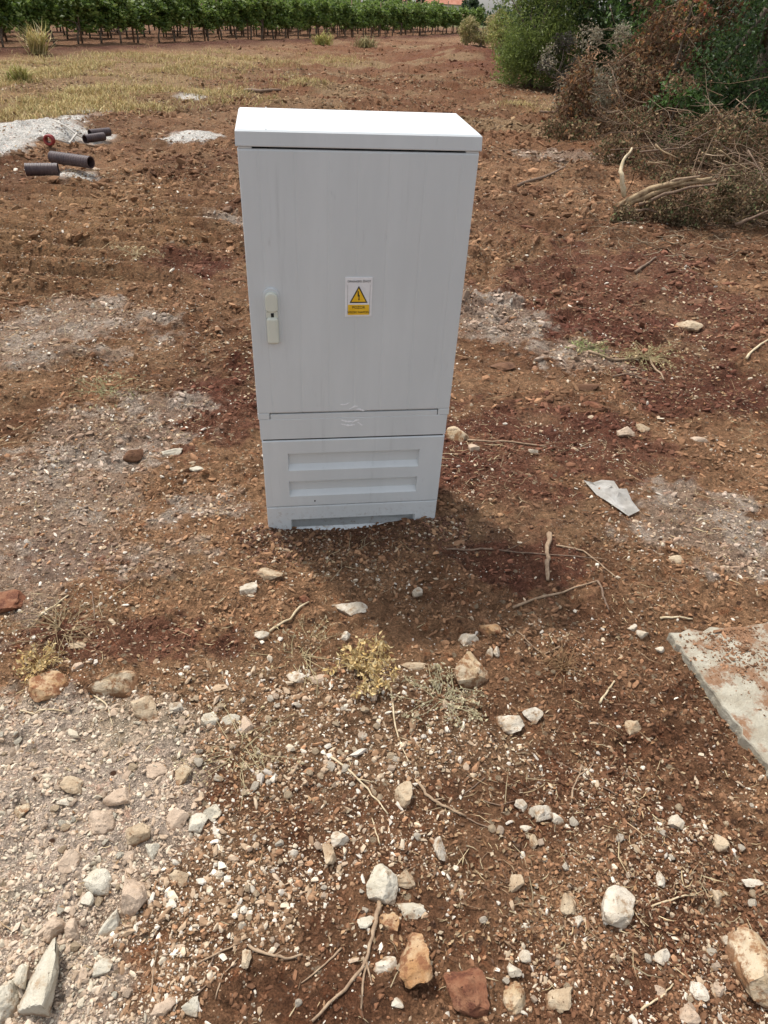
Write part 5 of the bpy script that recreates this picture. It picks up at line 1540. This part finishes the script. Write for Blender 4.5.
# tufts at the edge of the vineyard
def tuft(px, py, hpx, wpx, label, seed, cols):
    rg = np.random.default_rng(seed)
    p = g(px, py); s = scale_at(p) 
    H = hpx * s * 1.1; Rr = wpx * s * 0.5; n = 260
    P = np.stack([rg.normal(0, Rr * 0.4, n), rg.normal(0, Rr * 0.4, n), np.zeros(n)], 1)
    V, Fc, C = blades(rg, P, H, 0.012, cols, updir=True)
    o = obj('grass_tuft', mesh_np('grass_tuft', V, Fc, C), MAT['straw'], None, p)
    tag(o, label, 'grass', 'tall grass tufts at the vineyard edge')
tuft(38, 51, 22, 16, 'tall yellow-green grass tuft before the vines at far left', 1, [(0.46, 0.38, 0.17), (0.34, 0.32, 0.11), (0.54, 0.45, 0.25)])
tuft(323, 46, 10, 18, 'yellow-green grass tuft before the vines at centre', 2, [(0.36, 0.32, 0.11), (0.30, 0.30, 0.09)])
tuft(365, 50, 9, 26, 'low brown-green weed tuft right of the centre grass tuft', 3, [(0.22, 0.20, 0.09), (0.30, 0.25, 0.12)])
tuft(22, 82, 14, 20, 'low green grass tuft in the dry grass at left', 4, [(0.28, 0.28, 0.09), (0.38, 0.32, 0.14)])

# ------------------------------------------------------------------ vineyard
def vine_proto(seed):
    rg = np.random.default_rng(seed)
    root = empty('grape_vine')
    cl = []
    for k in range(22):
        q = np.array([rg.uniform(-0.62, 0.62), rg.normal(0, 0.20), rg.uniform(0.98, 2.2)])
        cl.append((q, np.array([0.26, 0.24, 0.24]) * rg.uniform(0.6, 1.2), rg.uniform(0.5, 1)))
    for k in range(5):
        q = np.array([rg.uniform(-0.55, 0.55), rg.normal(0, 0.25), rg.uniform(0.72, 1.0)])
        cl.append((q, np.array([0.16, 0.16, 0.22]), 0.35))
    for k in range(5):                      # stray shoots above and beside the canopy
        q = np.array([rg.uniform(-0.6, 0.6), rg.normal(0, 0.35), rg.uniform(1.7, 2.45)])
        cl.append((q, np.array([0.06, 0.06, 0.26]), 0.12))
    P = clump_points(rg, 1500, cl)
    V, Fc, C = leaves(rg, P, 0.15, 1.15, [(0.115, 0.180, 0.034), (0.155, 0.225, 0.048), (0.075, 0.12, 0.026), (0.23, 0.29, 0.08)], 0.22)
    tag(obj('crown', mesh_np('crown', V, Fc, C), MAT['leaf'], root), None, None, None, 'stuff')
    pts = [np.array([0, 0, -0.1]), np.array([rg.normal(0, .03), rg.normal(0, .03), 0.35]), np.array([rg.normal(0, .05), rg.normal(0, .05), 0.75]), np.array([0.05, 0, 1.0])]
    parts = [tube(pts, [0.045, 0.035, 0.032, 0.028], 6), tube([pts[3], np.array([0.3, 0, 1.12]), np.array([0.6, 0, 1.1])], [0.024, 0.02, 0.012], 5), tube([pts[3], np.array([-0.25, 0, 1.14]), np.array([-0.55, 0, 1.1])], [0.024, 0.02, 0.012], 5)]
    V, Fc = merge(parts)
    obj('trunk', mesh_py('trunk', V, Fc, True), MAT['bark'], root)
    if seed % 2 == 0:
        V, Fc = tube([(0.18, 0, -0.1), (0.18, 0.0, 2.15 + 0.35 * (seed % 4))], [0.035, 0.03], 6)
        obj('stake', mesh_py('stake', V, Fc, True), MAT['stick_dark'], root)
    return root
protos = [vine_proto(500 + k) for k in range(4)]
used = [False] * 4
def copy_tree(o, parent=None):
    c_ = o.copy(); COL.objects.link(c_)
    if parent is not None: c_.parent = parent
    for ch in list(o.children): copy_tree(ch, c_)
    return c_
rng = np.random.default_rng(91)
rowdir = np.array([0.44, 1.0]); rowdir /= np.linalg.norm(rowdir)
perp = np.array([-rowdir[1], rowdir[0]])
rowname = ['grape vine in the first row facing the field', 'grape vine in the second row behind the front row', 'grape vine in the third row of the vineyard', 'grape vine in the rows deep behind the front ones']
k0 = 0
for r in range(4):
    start = np.array([-11.6 - 3 * 0.44, 23.0]) + perp * 2.3 * r
    nv = 46 if r == 0 else 44
    for k in range(nv):
        q = start + rowdir * (k * 1.0) + rng.normal(0, 0.05, 2)
        vi = int(rng.integers(0, 4))
        if used[vi]: o = copy_tree(protos[vi])
        else: o = protos[vi]; used[vi] = True
        o.location = (q[0], q[1], hz(q[0], q[1]) - 0.02)
        o.rotation_euler = (0, 0, math.atan2(rowdir[1], rowdir[0]) + (math.pi if rng.uniform() < 0.5 else 0) + rng.normal(0, 0.08))
        sc = rng.uniform(0.56, 0.76); o.scale = (0.95, rng.uniform(0.8, 1.05), sc)
        tag(o, rowname[r], 'vine', 'vines in row %s of the vineyard' % ('one', 'two', 'three', 'four')[r])

# ------------------------------------------------------------------ far houses, pole and wood
WALL = simple('white_wall', (0.70, 0.68, 0.64), (0.62, 0.60, 0.56), 0.8, 0.9, 0)
ROOF = simple('red_roof', (0.36, 0.14, 0.085), (0.45, 0.21, 0.14), 2.0, 0.9, 0.5, 0.05)
GLS = simple('dark_window', (0.03, 0.035, 0.04), (0.05, 0.055, 0.06), 2, 0.2, 0)
def house(name, label, px, Yd, wid, dep, wall_h, ridge, roofmat, seed, zbase, gable=True):
    p = gb(px, Yd); p[2] = zbase
    root = empty(name, p); tag(root, label, 'house')
    obj('wall', bm_mesh('wall', box_bm(-wid / 2, wid / 2, 0, dep, -1.0, wall_h)), WALL, root)
    o_ = 0.4
    V = [(-wid / 2 - o_, -o_, wall_h - 0.05), (wid / 2 + o_, -o_, wall_h - 0.05), (wid / 2 + o_, dep + o_, wall_h - 0.05), (-wid / 2 - o_, dep + o_, wall_h - 0.05),
         (-wid / 2 - o_, dep / 2, wall_h + ridge), (wid / 2 + o_, dep / 2, wall_h + ridge)]
    Fc = [(0, 1, 5, 4), (2, 3, 4, 5), (1, 2, 5), (3, 0, 4), (3, 2, 1, 0)]
    ro = obj('roof', mesh_py('roof', V, Fc), roofmat, root)
    obj('chimney', bm_mesh('chimney', box_bm(wid * 0.2, wid * 0.2 + 0.6, dep * 0.4, dep * 0.4 + 0.6, wall_h, wall_h + ridge + 0.7)), WALL, ro)
    nwin = max(int(wid / 3), 2)
    for k in range(nwin):
        x = -wid / 2 + wid * (k + 0.5) / nwin
        wn = obj('window', bm_mesh('window', box_bm(x - 0.55, x + 0.55, -0.06, 0.05, wall_h - 1.9, wall_h - 0.6)), WALL, root)
        obj('pane', bm_mesh('pane', box_bm(x - 0.45, x + 0.45, -0.08, -0.05, wall_h - 1.8, wall_h - 0.7)), GLS, wn)
    return root
house('house', 'white house with red tiled roof far behind the vines', 434, 118, 8.0, 8.0, 2.7, 2.6, ROOF, 1, -0.9)
GRF = simple('grey_roof', (0.34, 0.32, 0.30), (0.42, 0.40, 0.38), 2.0, 0.9, 0)
house('house', 'pale low house right of the red roof', 456, 122, 4.4, 6.0, 3.0, 1.0, GRF, 2, -1.0)
house('shed', 'small white shed left of the red-roofed house', 405, 100, 3.2, 3.0, 1.55, 0.5, WALL, 3, -0.6)['category'] = 'shed'
FW = [(0.045, 0.070, 0.030), (0.055, 0.085, 0.035), (0.038, 0.058, 0.028)]
for px, Yd, H, lab in ((414, 112, 4.6, 'dark round tree left of the red-roofed house'), (470, 110, 4.0, 'dark tree right of the pale low house'), (380, 115, 5.0, 'dark tree far behind the vines at centre'), (395, 108, 4.2, 'dark tree left of the white shed')):
    p = gb(px, Yd); p[2] = -1.5
    tree('far_tree', lab, p, H, (0, 0, H * 0.6), (1.5, 1.5, H * 0.42), 22, 1500, 0.32, 1.4, FW, int(px), 0.12, 'tree', 'far trees by the houses')
# utility pole
p = gb(519, 70); p[2] = hz(p[0], p[1])
pole = empty('utility_pole', p); tag(pole, 'grey utility pole in the sky gap left of the bright bush', 'pole')
V, Fc = tube([(0, 0, -0.3), (0, 0, 4.0), (0, 0, 8.5)], [0.16, 0.14, 0.10], 10)
obj('post', mesh_py('post', V, Fc, True), MAT['bark'], pole)
obj('crossarm', bm_mesh('crossarm', box_bm(-0.8, 0.8, -0.06, 0.06, 7.8, 7.95)), MAT['bark'], pole)
# distant wood on the skyline
rng = np.random.default_rng(95)
cl = []
for k in range(420):
    x = rng.uniform(-190, 190); y = 250 + rng.uniform(-15, 25)
    cl.append((np.array([x, y, -7.2 + rng.uniform(0.5, 7.5)]), np.array([3.2, 3.0, 2.2]) * rng.uniform(0.6, 1.2), 1.0))
P = clump_points(rng, 26000, cl)
V, Fc, C = leaves(rng, P, 1.3, 1.3, [(0.05, 0.085, 0.04), (0.065, 0.10, 0.045), (0.045, 0.07, 0.04)], 0.2)
o = obj('far_wood', mesh_np('far_wood', V, Fc, C), MAT['leaf'])
tag(o, 'far green wood along the skyline', 'wood', None, 'stuff')
